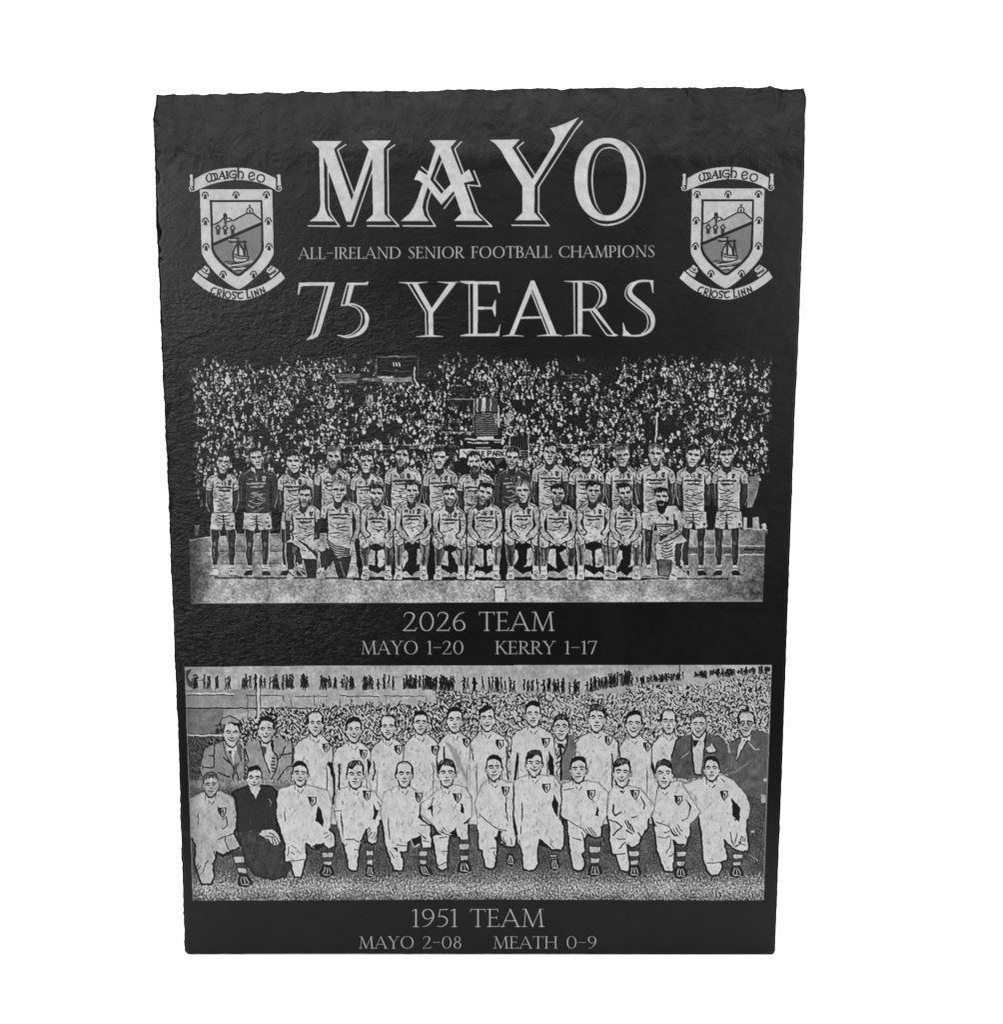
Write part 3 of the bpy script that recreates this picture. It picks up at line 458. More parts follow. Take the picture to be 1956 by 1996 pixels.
def art_team_now():
    cv = Canvas(352, 676, 1516, 1180); cv.cur = 0; R = np.random.default_rng(26)
    L = lambda y: 361+(y-700)*.0275; Rr = lambda y: 1506-(y-700)*.038
    cv.v[:] = .03
    gx, gy = cv.grid()
    # the stand, its crowd, stairs, scoreboard and rails
    def keep(x, y):
        d = min(1, (y-683)/30)*min(1, max(0, (x-L(y)+4)/24))*min(1, max(0, (Rr(y)-x+6)/16))
        if 772 < x < 852 and y < 742 or 846 < x < 858 and y < 735: d *= .1
        if 655 < x < 745 and 720 < y < 752: d *= .3
        if 1085 < x < 1200 and y < 745: d *= .22
        if 1150 < x < 1205 and y < 770: d *= .5
        if x < 545 and y < 718: d *= .5
        if 924 < x < 980 and 770 < y < 880: d *= .04
        if 1255 < x < 1290 and y > 800: d *= .5
        d *= .72+.4*math.sin(x*.045+1.7*math.sin(y*.06))*math.sin(y*.07+x*.012)
        return max(0, d)
    for x in np.arange(1080, 1140, 1.): pass
    for y in (731, 737, 744, 751, 757, 764): cv.line([(1090+y*.02, y), (1136, y-1)], 2.2, .45)
    spectators(cv, 355, 1512, 684, 935, 3, keep, 6.2, 10.2)
    for _ in range(46): cv.ell(R.uniform(370, 1495), R.uniform(715, 890), R.uniform(3, 7), R.uniform(4, 8), R.choice([.04, .1, .22]), R.uniform(-.5, .5), .85)
    for _ in range(90): x, y = R.uniform(370, 1495), R.uniform(730, 900); cv.line([(x, y), (x+R.uniform(-12, 12), y+R.uniform(-6, 6)), (x+R.uniform(-18, 18), y+R.uniform(-4, 10))], R.uniform(1.2, 2.4), R.choice([.35, .55, .8]), sm=True)
    for _ in range(12): x, y = R.uniform(380, 1490), R.uniform(720, 880); cv.poly([(x-3, y), (x-6, y+4), (x-5, y+15), (x+5, y+15), (x+6, y+4), (x+3, y)], R.choice([.6, .8]), sm=True); cv.ell(x, y-4, 3, 3.6, .75)
    crowd = (gy < 935); wm = dog(cv.h, cv.w, 1.7, 3.6, 41); lf = dog(cv.h, cv.w, 16, 0, 42)
    kp = np.clip((gy-684)/30, 0, 1)*np.clip((gx-L(gy)+4)/24, 0, 1)*np.clip((Rr(gy)-gx+6)/16, 0, 1)
    ripple(cv, 51, 1.9, 5.)
    vv = gauss(cv.v, .9); vv = .55*vv+.42*sstep(vv+.13*wm*kp+.05*lf*kp, .16, .8)*kp+.05*(1+wm)*kp+.01
    cv.v = np.where(crowd, vv, cv.v).astype(np.float32)
    cv.poly([(735, 692), (815, 692), (815, 733), (735, 733)], .06); cv.line([(735, 695), (815, 695)], 1.8, .5); cv.line([(815, 695), (815, 733)], 1.4, .4); cv.line([(735, 695), (735, 731)], 1.4, .4); cv.line([(745, 703), (803, 703)], 1.2, .3); cv.line([(742, 722), (800, 724)], 1.4, .38)
    for x in (768, 774, 779.5): cv.line([(x, 707), (x, 713)], 3., .95)
    cv.line([(770, 721), (775, 721)], 1.5, .5)
    cv.poly([(745, 736), (803, 735), (803, 744), (745, 746)], .6); cv.poly([(706, 737), (742, 736), (742, 744), (708, 743)], .5); cv.line([(706, 742), (803, 747)], 1., .1)
    cv.poly([(655, 728), (704, 728), (694, 746), (655, 748)], .42); cv.line([(655, 737), (698, 737)], 2, .2); cv.line([(655, 745), (694, 744)], 1.6, .75); cv.line([(580, 718.5), (622, 718.5)], 1.6, .7)
    cv.line([(808, 716), (809, 740), (816, 752)], 3.4, .8); cv.poly([(870, 778), (926, 778), (926, 842), (862, 842)], .06, .75)
    cv.line([(872, 778), (925, 778), (923, 842), (862, 842)], 1.8, .75); spectators(cv, 874, 918, 792, 830, 11, lambda x, y: .6, 6, 7)
    cv.poly([(928, 776), (970, 776), (970, 802), (928, 802)], .3); 
    for x, w, t in ((931, 3, .8), (943, 8, .9), (957, 2, .8)): cv.line([(x, 778), (x, 802)], w, t)
    for y in range(807, 850, 4): cv.line([(928, y), (971, y)], 1.9, .55); 
    cv.line([(928, 803), (972, 803)], 2.2, .1); cv.line([(972, 790), (973, 832)], 2.4, .9)
    cv.poly([(928, 850), (978, 850), (978, 876), (905, 876), (905, 850)], .07); cv.line([(932, 853), (960, 853)], 5, .88); cv.line([(908, 856), (978, 857)], 3.2, .8); cv.line([(912, 863), (952, 863)], 2.6, .75); cv.line([(964, 862), (978, 862)], 2.4, .8)
    cv.line([(930, 873), (955, 872)], 2.4, .7); cv.poly([(996, 850), (1030, 850), (1030, 876), (996, 876)], .08)
    for x in range(1000, 1030, 5): cv.line([(x, 852), (x, 875)], 1.2, .3)
    cv.line([(995, 850), (993, 876)], 1.8, .7); cv.line([(1030, 848), (1033, 905)], 2.2, .75); cv.line([(1282, 805), (1279, 860)], 3.6, .92); cv.line([(662, 868), (664, 900)], 2, .7)
    for a, b, y in ((662, 870, 869), (700, 862, 874), (1032, 1225, 867), (1036, 1222, 872)): cv.line([(a, y), (b, y-1.5)], 1.5, .72)
    for y in range(868, 905, 5): cv.line([(876, y), (888, y)], 1.4, .35); cv.line([(1012, y+10), (1030, y+10)], 1.6, .55)
    # the name board and the little diamond frieze under it
    cv.poly([(893, 872), (987, 876), (987, 893), (893, 892)], .05); cv.poly([(896, 875.5), (991, 876), (991, 892.5), (896, 891.5)], .98)
    def bold(txt, x, y, c, w):
        G = {'P': [[(0, 0), (0, 1), (.5, 1), (.62, .78), (.5, .52), (0, .5)]], 'A': [[(0, 0), (.38, 1), (.76, 0)], [(.15, .33), (.6, .33)]], 'R': [[(0, 0), (0, 1), (.5, 1), (.62, .78), (.5, .52), (0, .5)], [(.3, .5), (.66, 0)]],
             'K': [[(0, 0), (0, 1)], [(.6, 1), (.05, .46), (.66, 0)]], 'E': [[(.55, 0), (0, 0), (0, 1), (.55, 1)], [(0, .5), (.48, .5)]]}
        for ch in txt:
            for q in G[ch]: cv.line([(x+p[0]*c, y-p[1]*c) for p in q], w, .06)
            x += c*.92
    bold('PARK', 951.5, 889, 9.4, 2.3); bold('E', 940, 889, 9, 2.); bold('K', 929, 889, 9, 2.); cv.line([(905, 880), (912, 888)], 2, .2)
    cv.poly([(898, 893), (990, 893), (990, 912), (898, 912)], .05)
    for x in (941, 954): cv.line([(x-6, 910), (x+1, 899), (x+9, 911)], 2.4, .95); cv.line([(x+1, 900), (x+5, 906), (x+1, 911), (x-3, 906), (x+1, 900)], 1.8, .9)
    cv.poly([(964, 894), (984, 894), (968, 907)], .3)
    # edge of the pitch, far hoardings, grass
    gx, gy = cv.grid()
    low = (gy > 930) & (gy < 1050); cv.v[low] = np.minimum(cv.v[low], .05)
    spectators(cv, 362, 408, 905, 1000, 5, lambda x, y: .42*(1 if y < 985 else 0)*min(1, (x-360)/30), 8, 9); spectators(cv, 1455, 1500, 905, 960, 6, lambda x, y: .85 if x < 1494-(y-905)*.55 else .03, 7, 8)
    cv.poly([(1456, 930), (1482, 925), (1478, 960), (1466, 993), (1457, 993)], .55); cv.poly([(1455, 990), (1497, 985), (1495, 1034), (1455, 1034)], .06)
    for x0, x1, t in ((1450, 1457, .8), (1467, 1481, .72), (1486, 1494, .85)): cv.poly([(x0, 1008 if t < .84 else 1020), (x1, 1008 if t < .84 else 1020), (x1, 1034), (x0, 1034)], t)
    cv.poly([(373, 1023), (389, 1023), (386, 1042), (380, 1045)], .7); cv.line([(392, 1033), (396, 1033), (394, 1040)], 1.4, .4)
    g = dog(cv.h, cv.w, 1.2, 2.6, 31, 2.2, 1.); g2 = .75*dog(cv.h, cv.w, 1.5, 3., 32, 1.5, 1.)+.55*dog(cv.h, cv.w, 2.2, 5., 34, 1.6, 1.2); lowf = dog(cv.h, cv.w, 30, 0, 33)
    near = sstep(gy, 1122, 1134)
    tone = (.7+.05*lowf)+.055*g*(1-near)+near*(.06*g2+.04+.05*sstep(gy, 1145, 1172))
    tone = tone*(1-.42*sstep(gx, 1330, 1490)*(.6+.4*near)-.45*(1-sstep(gx, 366, 440)))
    line_y = np.interp(gx, [366, 430, 460, 1450, 1500], [1053, 1044, 1040, 1032, 1034]); m = gy > line_y; cv.v[m] = tone[m]
    cv.line([(370, 1053), (412, 1045.5)], 2.4, .85); cv.line([(1450, 1029), (1496, 1033)], 3, .8)
    for y, v in ((1043, .2), (1064, .3), (1074, .2), (1077, .85), (1090, .75), (1098, .3)): cv.line([(400, y), (1120, y)], 1.6, v, .5)
    cv.poly([(1330, 1068), (1492, 1066), (1491, 1083), (1330, 1083)], .3, .55); cv.line([(1335, 1064), (1492, 1064)], 2.2, .85); cv.line([(1340, 1081), (1490, 1081)], 2.6, .88); cv.line([(1452, 1071), (1488, 1072)], 3, .1)
    # long banner behind the bench
    cv.poly([(690, 1050), (1245, 1050), (1240, 1128), (700, 1128)], .05)
    for i, c in enumerate((734, 804, 877, 946, 1019, 1088, 1158, 1222)):
        for sx in (-1, 1):
            j = R.uniform(-3, 3, 6); e = c+sx*19; o = c+sx*3
            cv.poly([(o+j[0]*.6, 1072+j[1]), (e, 1067+j[2]), (e, 1099+j[3]), (o, 1107+j[4])] if (i+sx) % 3 else [(o, 1078), (e, 1068), (e, 1110)], R.choice([.78, .9]))
            cv.poly([(c+sx*1+j[2], 1119+j[1]), (c+sx*16, 1110+j[5]), (c+sx*20, 1124), (c, 1125)], R.choice([.7, .88]), sm=bool(i % 2))
            for _ in range(3): a = c+sx*R.uniform(5, 18); b = R.uniform(1086, 1122); cv.line([(a, b), (a+R.uniform(1, 4), b+R.uniform(-2, 2))], 1.1, .2)
        cv.line([(c-24, 1112+j[0]), (c+24, 1100+j[1])] if i % 2 else [(c-24, 1100), (c+24, 1114+j[2])], R.uniform(4, 7), .05)
        if i % 3 == 1: cv.poly([(c-9, 1060), (c+10, 1060), (c+8, 1100), (c, 1106), (c-8, 1098)], .06)
    cv.line([(420, 1126), (1420, 1128)], 3.4, .08, .55); cv.line([(690, 1129), (1260, 1129)], 4, .04)
    n = [0]
    def fig(fn, *a, **k): n[0] += 1; cv.cur = n[0]; fn(cv, n[0]*7+2, *a, **k)
    fig(stander, 436, 881, 402, 465, legs=True, style=1, hem=1001); fig(stander, 500.5, 873, 465, 541, dark=True, legs=True, style=2, hem=1001)
    fig(stander, 572, 880, 541, 611, legs=True, hem=1000, style=0); fig(stander, 650, 871, 612, 684, hair=.3, style=1, beard=.3); fig(stander, 714, 880, 683, 748, style=2)
    fig(stander, 783.5, 868, 750, 822, style=0, beard=.25); fig(stander, 857, 872, 825, 893, hair=1, style=1); fig(stander, 925, 881, 892, 963, style=2, beard=.75)
    fig(stander, 999, 873, 965, 1035, dark=True, style=1); fig(stander, 1073, 863, 1037, 1108, style=2); fig(stander, 1143.5, 869, 1110, 1178, style=1)
    fig(stander, 1214, 868, 1181, 1247, hair=.3, style=0); fig(stander, 1278.6, 866, 1240, 1317, hair=.3, style=2, legs=True, hem=1000); fig(stander, 1352, 868, 1319, 1388, legs=True, style=1, hem=998); fig(stander, 1417, 868, 1389, 1459, legs=True, style=0, hem=998)
    def kneel_a(cv, seed):                                         # left end of the front row, one knee down
        R = np.random.default_rng(seed); t = frame(350, 850, 5.714)
        cv.poly(t([(1190,1180),(1300,1140),(1530,1130),(1540,1370),(1450,1370),(1380,1370),(1270,1480),(1200,1500),(1170,1400),(1175,1230)]), .2); cv.poly(t([(1380,1360),(1530,1360),(1535,1570),(1430,1590)]), .18)
        cv.poly(t([(1180,1180),(1230,1140),(1330,1150),(1540,1150),(1530,1365),(1370,1360),(1330,1230),(1250,1190)]), .85)
        for q in range(5): cv.line(t([(1330+q*20,1160+q*12),(1420+q*24,1240+q*22),(1525,1290+q*16)]), 2., .12)
        cv.poly(t([(1250,1220),(1310,1240),(1300,1310),(1260,1300)]), .45); cv.line(t([(1185,1200),(1180,1320),(1200,1480)]), 2, .9); cv.line(t([(1280,1320),(1285,1440),(1270,1480)]), 1.8, .85)
        cv.poly(t([(1215,1490),(1260,1480),(1285,1560),(1240,1610),(1190,1605)]), .95); cv.line(t([(1205,1510),(1270,1560)]), 1.6, .1); cv.line(t([(1310,1410),(1330,1500),(1400,1560)]), 3, .9)
        torso26(cv, R, 594, 982, 557, 625, 1053)
        cv.poly([(556, 1013), (566, 1015), (566, 1050), (556, 1058)], .2); cv.poly([(618, 1012), (627, 1010), (622, 1050), (616, 1052)], .2); cv.line([(556, 1018), (557, 1056)], 1.4, .8)
        head26(cv, R, 594, 947, 38, 1, 2, .2)
    fig_n = lambda f: (n.__setitem__(0, n[0]+1), setattr(cv, 'cur', n[0]), f(cv, n[0]*7+2))
    fig_n(kneel_a)
    def kneel_b(cv, seed):
        R = np.random.default_rng(seed)
        cv.poly([(622, 1062), (640, 1048), (690, 1050), (684, 1090), (676, 1124), (660, 1128), (650, 1092), (634, 1112), (622, 1118)], .18, sm=False)
        cv.poly([(622, 1064), (632, 1050), (690, 1046), (684, 1085), (660, 1090), (645, 1070)], .84)
        for q in range(6): cv.line([(636+q*2, 1052+q*5), (655, 1064+q*5), (682, 1070+q*3)], 2, .1)
        cv.ell(628, 1066, 7, 9, .85); cv.line([(622, 1076), (625, 1108)], 2, .85); cv.poly([(618, 1108), (632, 1106), (634, 1128), (616, 1128)], .92); cv.line([(664, 1096), (672, 1122)], 3, .4); cv.poly([(683, 1106), (692, 1108), (690, 1124), (678, 1126)], .9)
        torso26(cv, R, 662, 974, 625, 702, 1052)
        cv.line([(697, 1008, 9), (698, 1030, 9), (690, 1050, 8), (683, 1066, 7)], 8, .72, sm=True); cv.line([(692, 1012), (691, 1034), (681, 1060)], 1.3, .1)
        head26(cv, R, 661, 937, 39, .3, 2)
    fig_n(kneel_b)
    for a in ((734.5, 943, 704, 770, 1, 0, .3, 1), (803.6, 938, 772, 841, 1, 2, .15, 0), (877, 945, 845, 908, 1, 1, .45, 1), (945.7, 941, 912, 979, 1, 0, .2, 0), (1019, 938, 985, 1052, .3, 1, 0, 0), (1087.5, 943, 1053, 1124, 1, 0, .2, 0), (1157.5, 938, 1125, 1192, 1, 1, .2, 1), (1220, 942, 1190, 1251, 1, 2, .2, 0)):
        fig(sitter, *a[:4], hair=a[4], style=a[5], beard=a[6], hands=a[7])
    def kneel_c(cv, seed):                                         # bearded man kneeling at the right end
        R = np.random.default_rng(seed); t = frame(1220, 850, 5.714)
        cv.poly(t([(320,1200),(480,1150),(640,1120),(700,1200),(690,1380),(620,1480),(560,1440),(540,1230),(520,1380),(500,1570),(360,1560),(340,1400)]), .22)
        cv.poly(t([(360,1190),(540,1140),(640,1110),(690,1160),(640,1190),(560,1200),(530,1380),(350,1370),(330,1300)]), .88)
        for q in range(5): cv.line(t([(390+q*6,1200+q*34),(450,1222+q*34),(520,1190+q*36)]), 1.8, .12, sm=True)
        cv.poly(t([(370,1380),(510,1380),(490,1560),(370,1550)]), .42); cv.line(t([(530,1220),(540,1440)]), 2.2, .9); cv.line(t([(640,1190),(620,1440)]), 1.8, .8)
        cv.poly(t([(520,1440),(600,1450),(570,1610),(480,1605),(500,1530)]), .95); cv.line(t([(510,1540),(560,1560)]), 1.4, .1); cv.line(t([(620,1390),(690,1560)]), 4, .9); cv.poly(t([(570,1560),(640,1500),(700,1560),(600,1570)]), .9)
        cv.poly(t([(250,850),(350,800),(380,860),(460,770),(560,770),(620,850),(640,910),(545,950),(530,1080),(380,1110),(340,980),(230,990),(280,900)]), .86)
        cv.line(t([(545,870),(540,1060)]), 2, .1); cv.line(t([(545,945),(640,905)]), 1.4, .1); cv.line(t([(340,985),(530,985)]), 2.6, .1); cv.line(t([(360,1010),(520,1005)]), 1.8, .2); cv.poly(t([(450,890),(485,890),(480,940),(455,940)]), .1)
        for q in range(3): cv.line(t([(380,1030+q*24),(440,1050+q*22),(520,1030+q*22)]), 1.5, .25, sm=True)
        cv.line(t([(600,920,10),(600,1060,9.5),(440,1160,8),(350,1230,7)]), 9, .82, sm=True); cv.line(t([(555,960),(550,1050),(400,1130)]), 1.3, .08); cv.line(t([(640,1000),(630,1080),(470,1175),(380,1200)]), 2.2, .08)
        cv.line(t([(300,1000),(270,1200),(260,1400)]), 2, .1); head26(cv, R, 1290, 950, 37, 1, 1, 0)
        cv.poly(t([(345,730),(470,730),(465,780),(430,850),(390,850),(355,790)]), .07, sm=True); cv.line(t([(375,760),(400,768),(425,756)]), 1.6, .9)
    fig_n(kneel_c)
    cv.cur = 0; cv.poly([(966, 1146), (984, 1146), (984, 1173), (966, 1173)], .98); cv.line([(966, 1144), (984, 1144)], 2.4, .15); cv.line([(964, 1150), (964, 1170)], 1.6, .25); cv.line([(986, 1150), (986, 1170)], 1.6, .3)
    cv.ell(1192, 1115, 8, 9, .8); cv.line([(1186, 1113), (1197, 1117)], 3, .2)
    drape(cv, 300, 2.2, 1., .9, .5, .12); ripple(cv, 61, .85, 6.)
    m = dog(cv.h, cv.w, 3, 0, 78)*.5+dog(cv.h, cv.w, 9, 0, 79)*.7; cv.v += .05*m*(cv.v > .3)+.03*m*(cv.v > .1)
    v = gauss(cv.v, 1.2); v = v+.95*(v-gauss(v, 4.))+.03*dog(cv.h, cv.w, 1.4, 3, 77)*(v > .12)
    bot = np.interp(gx, [374, 930, 1488], [1176.3, 1174.5, 1172.6]); ins = sstep(gx-L(gy)+3, -1, 1)*sstep(Rr(gy)+4*(gy < 1040)-gx, -1, 1)*sstep(bot-gy, -.8, .8)
    ins = ins*(1-(1-sstep(gx-L(gy), 0, 30))*.65*sstep(gy, 700, 760)*(1-.6*sstep(gy, 1040, 1060)))
    rim = (gy > 1040) & ((bot-gy < 2.6)); v = np.where(rim, np.maximum(v, .72), v)
    cv.v = (np.clip(v*1.02, 0, 1.04)*ins).astype(np.float32); cv.id[ins < .5] = -1; cv.n = n[0]
    return cv
# ---------------------------------------------------------------- the lower engraved picture: the older team, two rows, pale jerseys
def badge(cv, x, y, k=1.):
    cv.poly([(x-8*k, y-9), (x-1, y-8), (x-1.5, y-3), (x-2.5, y+3), (x, y+9), (x-4*k, y+6), (x-7*k, y)], .06)
    cv.line([(x-7, y-8.4), (x+8, y-7.6)], 1.6, .1, .8); cv.line([(x+7.4, y-8), (x+7, y), (x+3, y+7), (x, y+9.5)], 1.8, .12, .85)
    cv.line([(x+1.4, y-4), (x+1, y+4)], 2., .12); cv.line([(x-1, y-.5), (x+3, y-.5)], 1.2, .12); cv.line([(x-4.6, y-4), (x-4.4, y+1)], 1., .5)

def head51(cv, R, cx, top, chin, hair='dark', turn=0., tone=.9, ears=True, smile=0, glasses=False):
    h = chin-top; w = h*.315; cy = top+h*.52; X = lambda a, b: (cx+a*w+turn*3*(1-a*a), cy+b*h*.5)
    cv.poly([X(-.6, .7), X(-.62, 1.35), X(.62, 1.35), X(.6, .7)], tone)
    sd = R.choice([-1, 1]); shade = [X(.98*sd, -.4), X(1.0*sd, .1), X(.84*sd, .5), X(.5*sd, .86), X(.1*sd, .98), X(.3*sd, .7), X(.62*sd, .3), X(.7*sd, -.2)]
    if ears:
        for s in (-1, 1): cv.ell(*X(1.03*s, .1), 2.3, 4.6, tone); cv.line([X(1.12*s, -.1), X(1.16*s, .12), X(1.06*s, .32)], 1.3, .2)
    cv.poly([X(-.93, -.55), X(-1, 0), X(-.86, .5), X(-.52, .86), X(0, 1.02), X(.52, .86), X(.86, .5), X(1, 0), X(.93, -.55), X(.5, -.92), X(-.5, -.92)], tone, sm=True)
    cv.poly(shade, tone*.8, .7, sm=True); cv.poly([X(-.3, -.55), X(-.1, -.75), X(.3, -.6), X(.1, -.3)], 1., .5, sm=True)
    if hair in ('dark', 'wavy', 'side'):
        q = {'dark': -.66, 'wavy': -.54, 'side': -.68}[hair]; z = .25 if hair == 'side' else R.uniform(-.1, .12); m = R.choice([-1, 1])
        Y = lambda a, b: X(a*m, b)
        cv.poly([Y(-1.0, .02), Y(-1.06, -.4), Y(-.86, -.8), Y(-.42, -1.02), Y(.1, -1.1), Y(.56, -1.02), Y(.9, -.76), Y(1.05, -.36), Y(1.0, .02), Y(.88, -.22), Y(.84, q+.16), Y(.55, q-.02-z), Y(.1, q-.06), Y(-.4, q+.02+z), Y(-.78, q+.2), Y(-.88, -.2)], .1, sm=True)
        if hair != 'dark':
            for i in range(5): cv.line([X(-.7+i*.3, -.68), X(-.42+i*.3, -.94)], 1.5, R.choice([.4, .6, .8]), sm=True)
            cv.line([X(-.4+R.uniform(-.2, .2), -.84), X(.1, -.9), X(.5, -.8)], R.uniform(1., 2.4), R.choice([.2, .32, .45]), sm=True)
        for s in (-1, 1): cv.line([X(.99*s, -.3), X(.97*s, .02)], 2.4, .12)
        for i in range(3): a = R.uniform(-.7, .7); cv.line([X(a, q-.2), X(a+R.uniform(-.12, .16), q+R.uniform(-.08, .02))], 1.4, .12)
    elif hair == 'thin':
        cv.line([X(-1.02, .0), X(-1.04, -.45), X(-.75, -.85), X(-.2, -1.02), X(.4, -.98), X(.85, -.75), X(1.04, -.4), X(1.02, 0)], 2.6, .12, sm=True)
        cv.line([X(-1., -.1), X(-.98, -.4)], 4.2, .1); cv.line([X(1., -.1), X(.98, -.45)], 4.2, .1); cv.line([X(-.3, -.9), X(.3, -.86)], 1.4, .5)
    elif hair == 'grey':
        cv.poly([X(-1.02, -.15), X(-1.05, -.6), X(-.6, -1.02), X(.2, -1.1), X(.9, -.8), X(1.04, -.2), X(.86, -.45), X(.2, -.62), X(-.6, -.5), X(-.9, -.3)], .52, sm=True)
        cv.line([X(-1.02, -.1), X(-1.06, -.55), X(-.7, -.95), X(0, -1.08), X(.7, -.95), X(1.06, -.5)], 1.8, .15, sm=True)
        for i in range(3): cv.line([X(-.7+i*.4, -.6), X(-.4+i*.4, -.9), X(-.1+i*.4, -.7)], 1.8, .12, sm=True)
    e = -.08
    j = R.uniform(-.05, .05, 4)
    cv.line([X(-.72, e-.02+j[0])+(1.4,), X(-.45, e-.1)+(3.,), X(-.16, e-.05+j[1])+(2.,)], 3, .09)
    cv.line([X(.17, e-.05+j[2])+(2.,), X(.46, e-.1)+(3.,), X(.73, e-.02+j[3])+(1.4,)], 3, .09)
    cv.line([X(-.55, e+.1), X(-.25, e+.1)], 1.8, .25); cv.line([X(.27, e+.1), X(.57, e+.1)], 1.8, .25)
    cv.line([X(.06, .1), X(-.1, .3)], 1., .45, .7); cv.line([X(-.16, .33), X(.02, .38), X(.2, .31)], 1.7, .18); cv.line([X(.5, .2), X(.62, .45)], 1., .4, .6)
    if smile: cv.line([X(-.36, .5), X(-.16, .57), X(.16, .57), X(.36, .49)], 1.7, .16, sm=True); cv.line([X(-.2, .66), X(.22, .65)], 1.2, .4); cv.line([X(-.44, .34), X(-.48, .48)], 1., .45); cv.line([X(.44, .34), X(.5, .48)], 1., .4)
    else: k = R.uniform(-.02, .03); cv.line([X(-.32, .56-k), X(0, .585), X(.33, .555+k)], 1.7, .17); cv.line([X(-.2, .7), X(.2, .7)], 1.1, .4)
    cv.line([X(-.82, .56), X(-.5, .92), X(0, 1.08), X(.5, .92), X(.82, .56)], 2.2, .1, sm=True); cv.line([X(-.35, 1.1), X(.2, 1.16)], 2., .3)
    if glasses:
        for s in (-.45, .5): cv.line(smooth([X(s-.34, 0), X(s, -.2), X(s+.34, 0), X(s, .2)], True), 1.5, .06)

def collar(cv, R, cx, chin):
    cv.line([(cx-11, chin-4), (cx-10, chin+8)], 1.5, .2, .8); cv.line([(cx+11, chin-3), (cx+6, chin+12), (cx+2, chin+16)], 1.5, .15, .8); cv.line([(cx-7, chin+6), (cx-2, chin+14)], 1.2, .4)

def jersey51(cv, R, cx, chin, xl, xr, bot=1606):
    """standing man in a pale jersey, seen to where the front row hides him"""
    cv.poly([(cx-11, chin-2), (xl+10, chin+14), (xl+2, chin+24), (xl-1, chin+60), (xl, bot), (xr, bot), (xr+1, chin+60), (xr-2, chin+24), (xr-10, chin+14), (cx+11, chin-2)], .96)
    for x, s in ((xl, 1), (xr, -1)):
        cv.line([(cx-s*13, chin+2), (x+s*10, chin+13), (x+s*2, chin+24), (x, chin+56)], 1.6, .12, .75)
        x += s*R.uniform(13, 16); y = chin+R.uniform(52, 66); cv.line([(x, y, .6), (x-s*1.5, y+24, R.uniform(1.6, 3.4)), (x-s*.5, y+62, 1.2)], 1, .12, R.choice([.5, .95]))
    for _ in range(4): x = R.uniform(xl+14, xr-14); y = chin+R.uniform(40, 90); cv.line([(x, y), (x+R.uniform(-6, 6), y+R.uniform(4, 14))], 1.2, .7)
    collar(cv, R, cx, chin)

def sock_boot(cv, R, x, y0, y1, w, dx=0., side=0.):
    for i, (a, b, t) in enumerate(((0, .2, .3), (.2, .44, .85), (.44, .68, .3), (.68, .88, .85), (.88, 1, .25))):
        f = lambda k, s: (x+dx*k+s*w*(1-.35*k), y0+(y1-y0)*k)
        cv.poly([f(a, -1), f(a, 1), f(b, 1), f(b, -1)], t); cv.line([f(b, -1), f(b, 1)], 1.2, .15)
    cv.line([f(0, -1), f(1, -1)], 1.2, .1); cv.line([f(0, 1), f(1, 1)], 1.2, .1)
    X = x+dx; cv.poly([(X-w*.8, y1-1), (X+w*.8, y1-1), (X+w*1.1+side*6, y1+15), (X+side*5, y1+22), (X-w*1.1+side*3, y1+17)], .12, sm=True)
    for k in (-.5, 0, .5): cv.line([(X+k*w*.7, y1+1), (X+k*w*1.3+side*3, y1+13)], 1.7, .9)
    cv.line([(X-w*.5+side*3, y1+15), (X+w*.6+side*5, y1+16)], 2., .8); cv.line([(X-w+side*3, y1+19), (X+side*5, y1+22.5), (X+w+side*5, y1+17)], 1.4, .75)

def hand51(cv, R, x, y, a, s=1.):
    c, q = math.cos(a), math.sin(a); f = lambda u, v: (x+(u*c-v*q)*s, y+(u*q+v*c)*s)
    cv.poly([f(-7, -5), f(0, -6), f(6, -4), f(7, 3), f(0, 5), f(-7, 4)], .9, sm=True)
    for i in range(4): cv.line([f(3+i*.5, -4.5+i*3), f(12-abs(i-1.3)*1.6, -5.5+i*3.6)], 3*s, .9); cv.line([f(3, -3+i*3), f(11, -3.6+i*3.5)], 1.1, .14)
    cv.line([f(-2, 5), f(5, 8.5)], 2.8*s, .9)

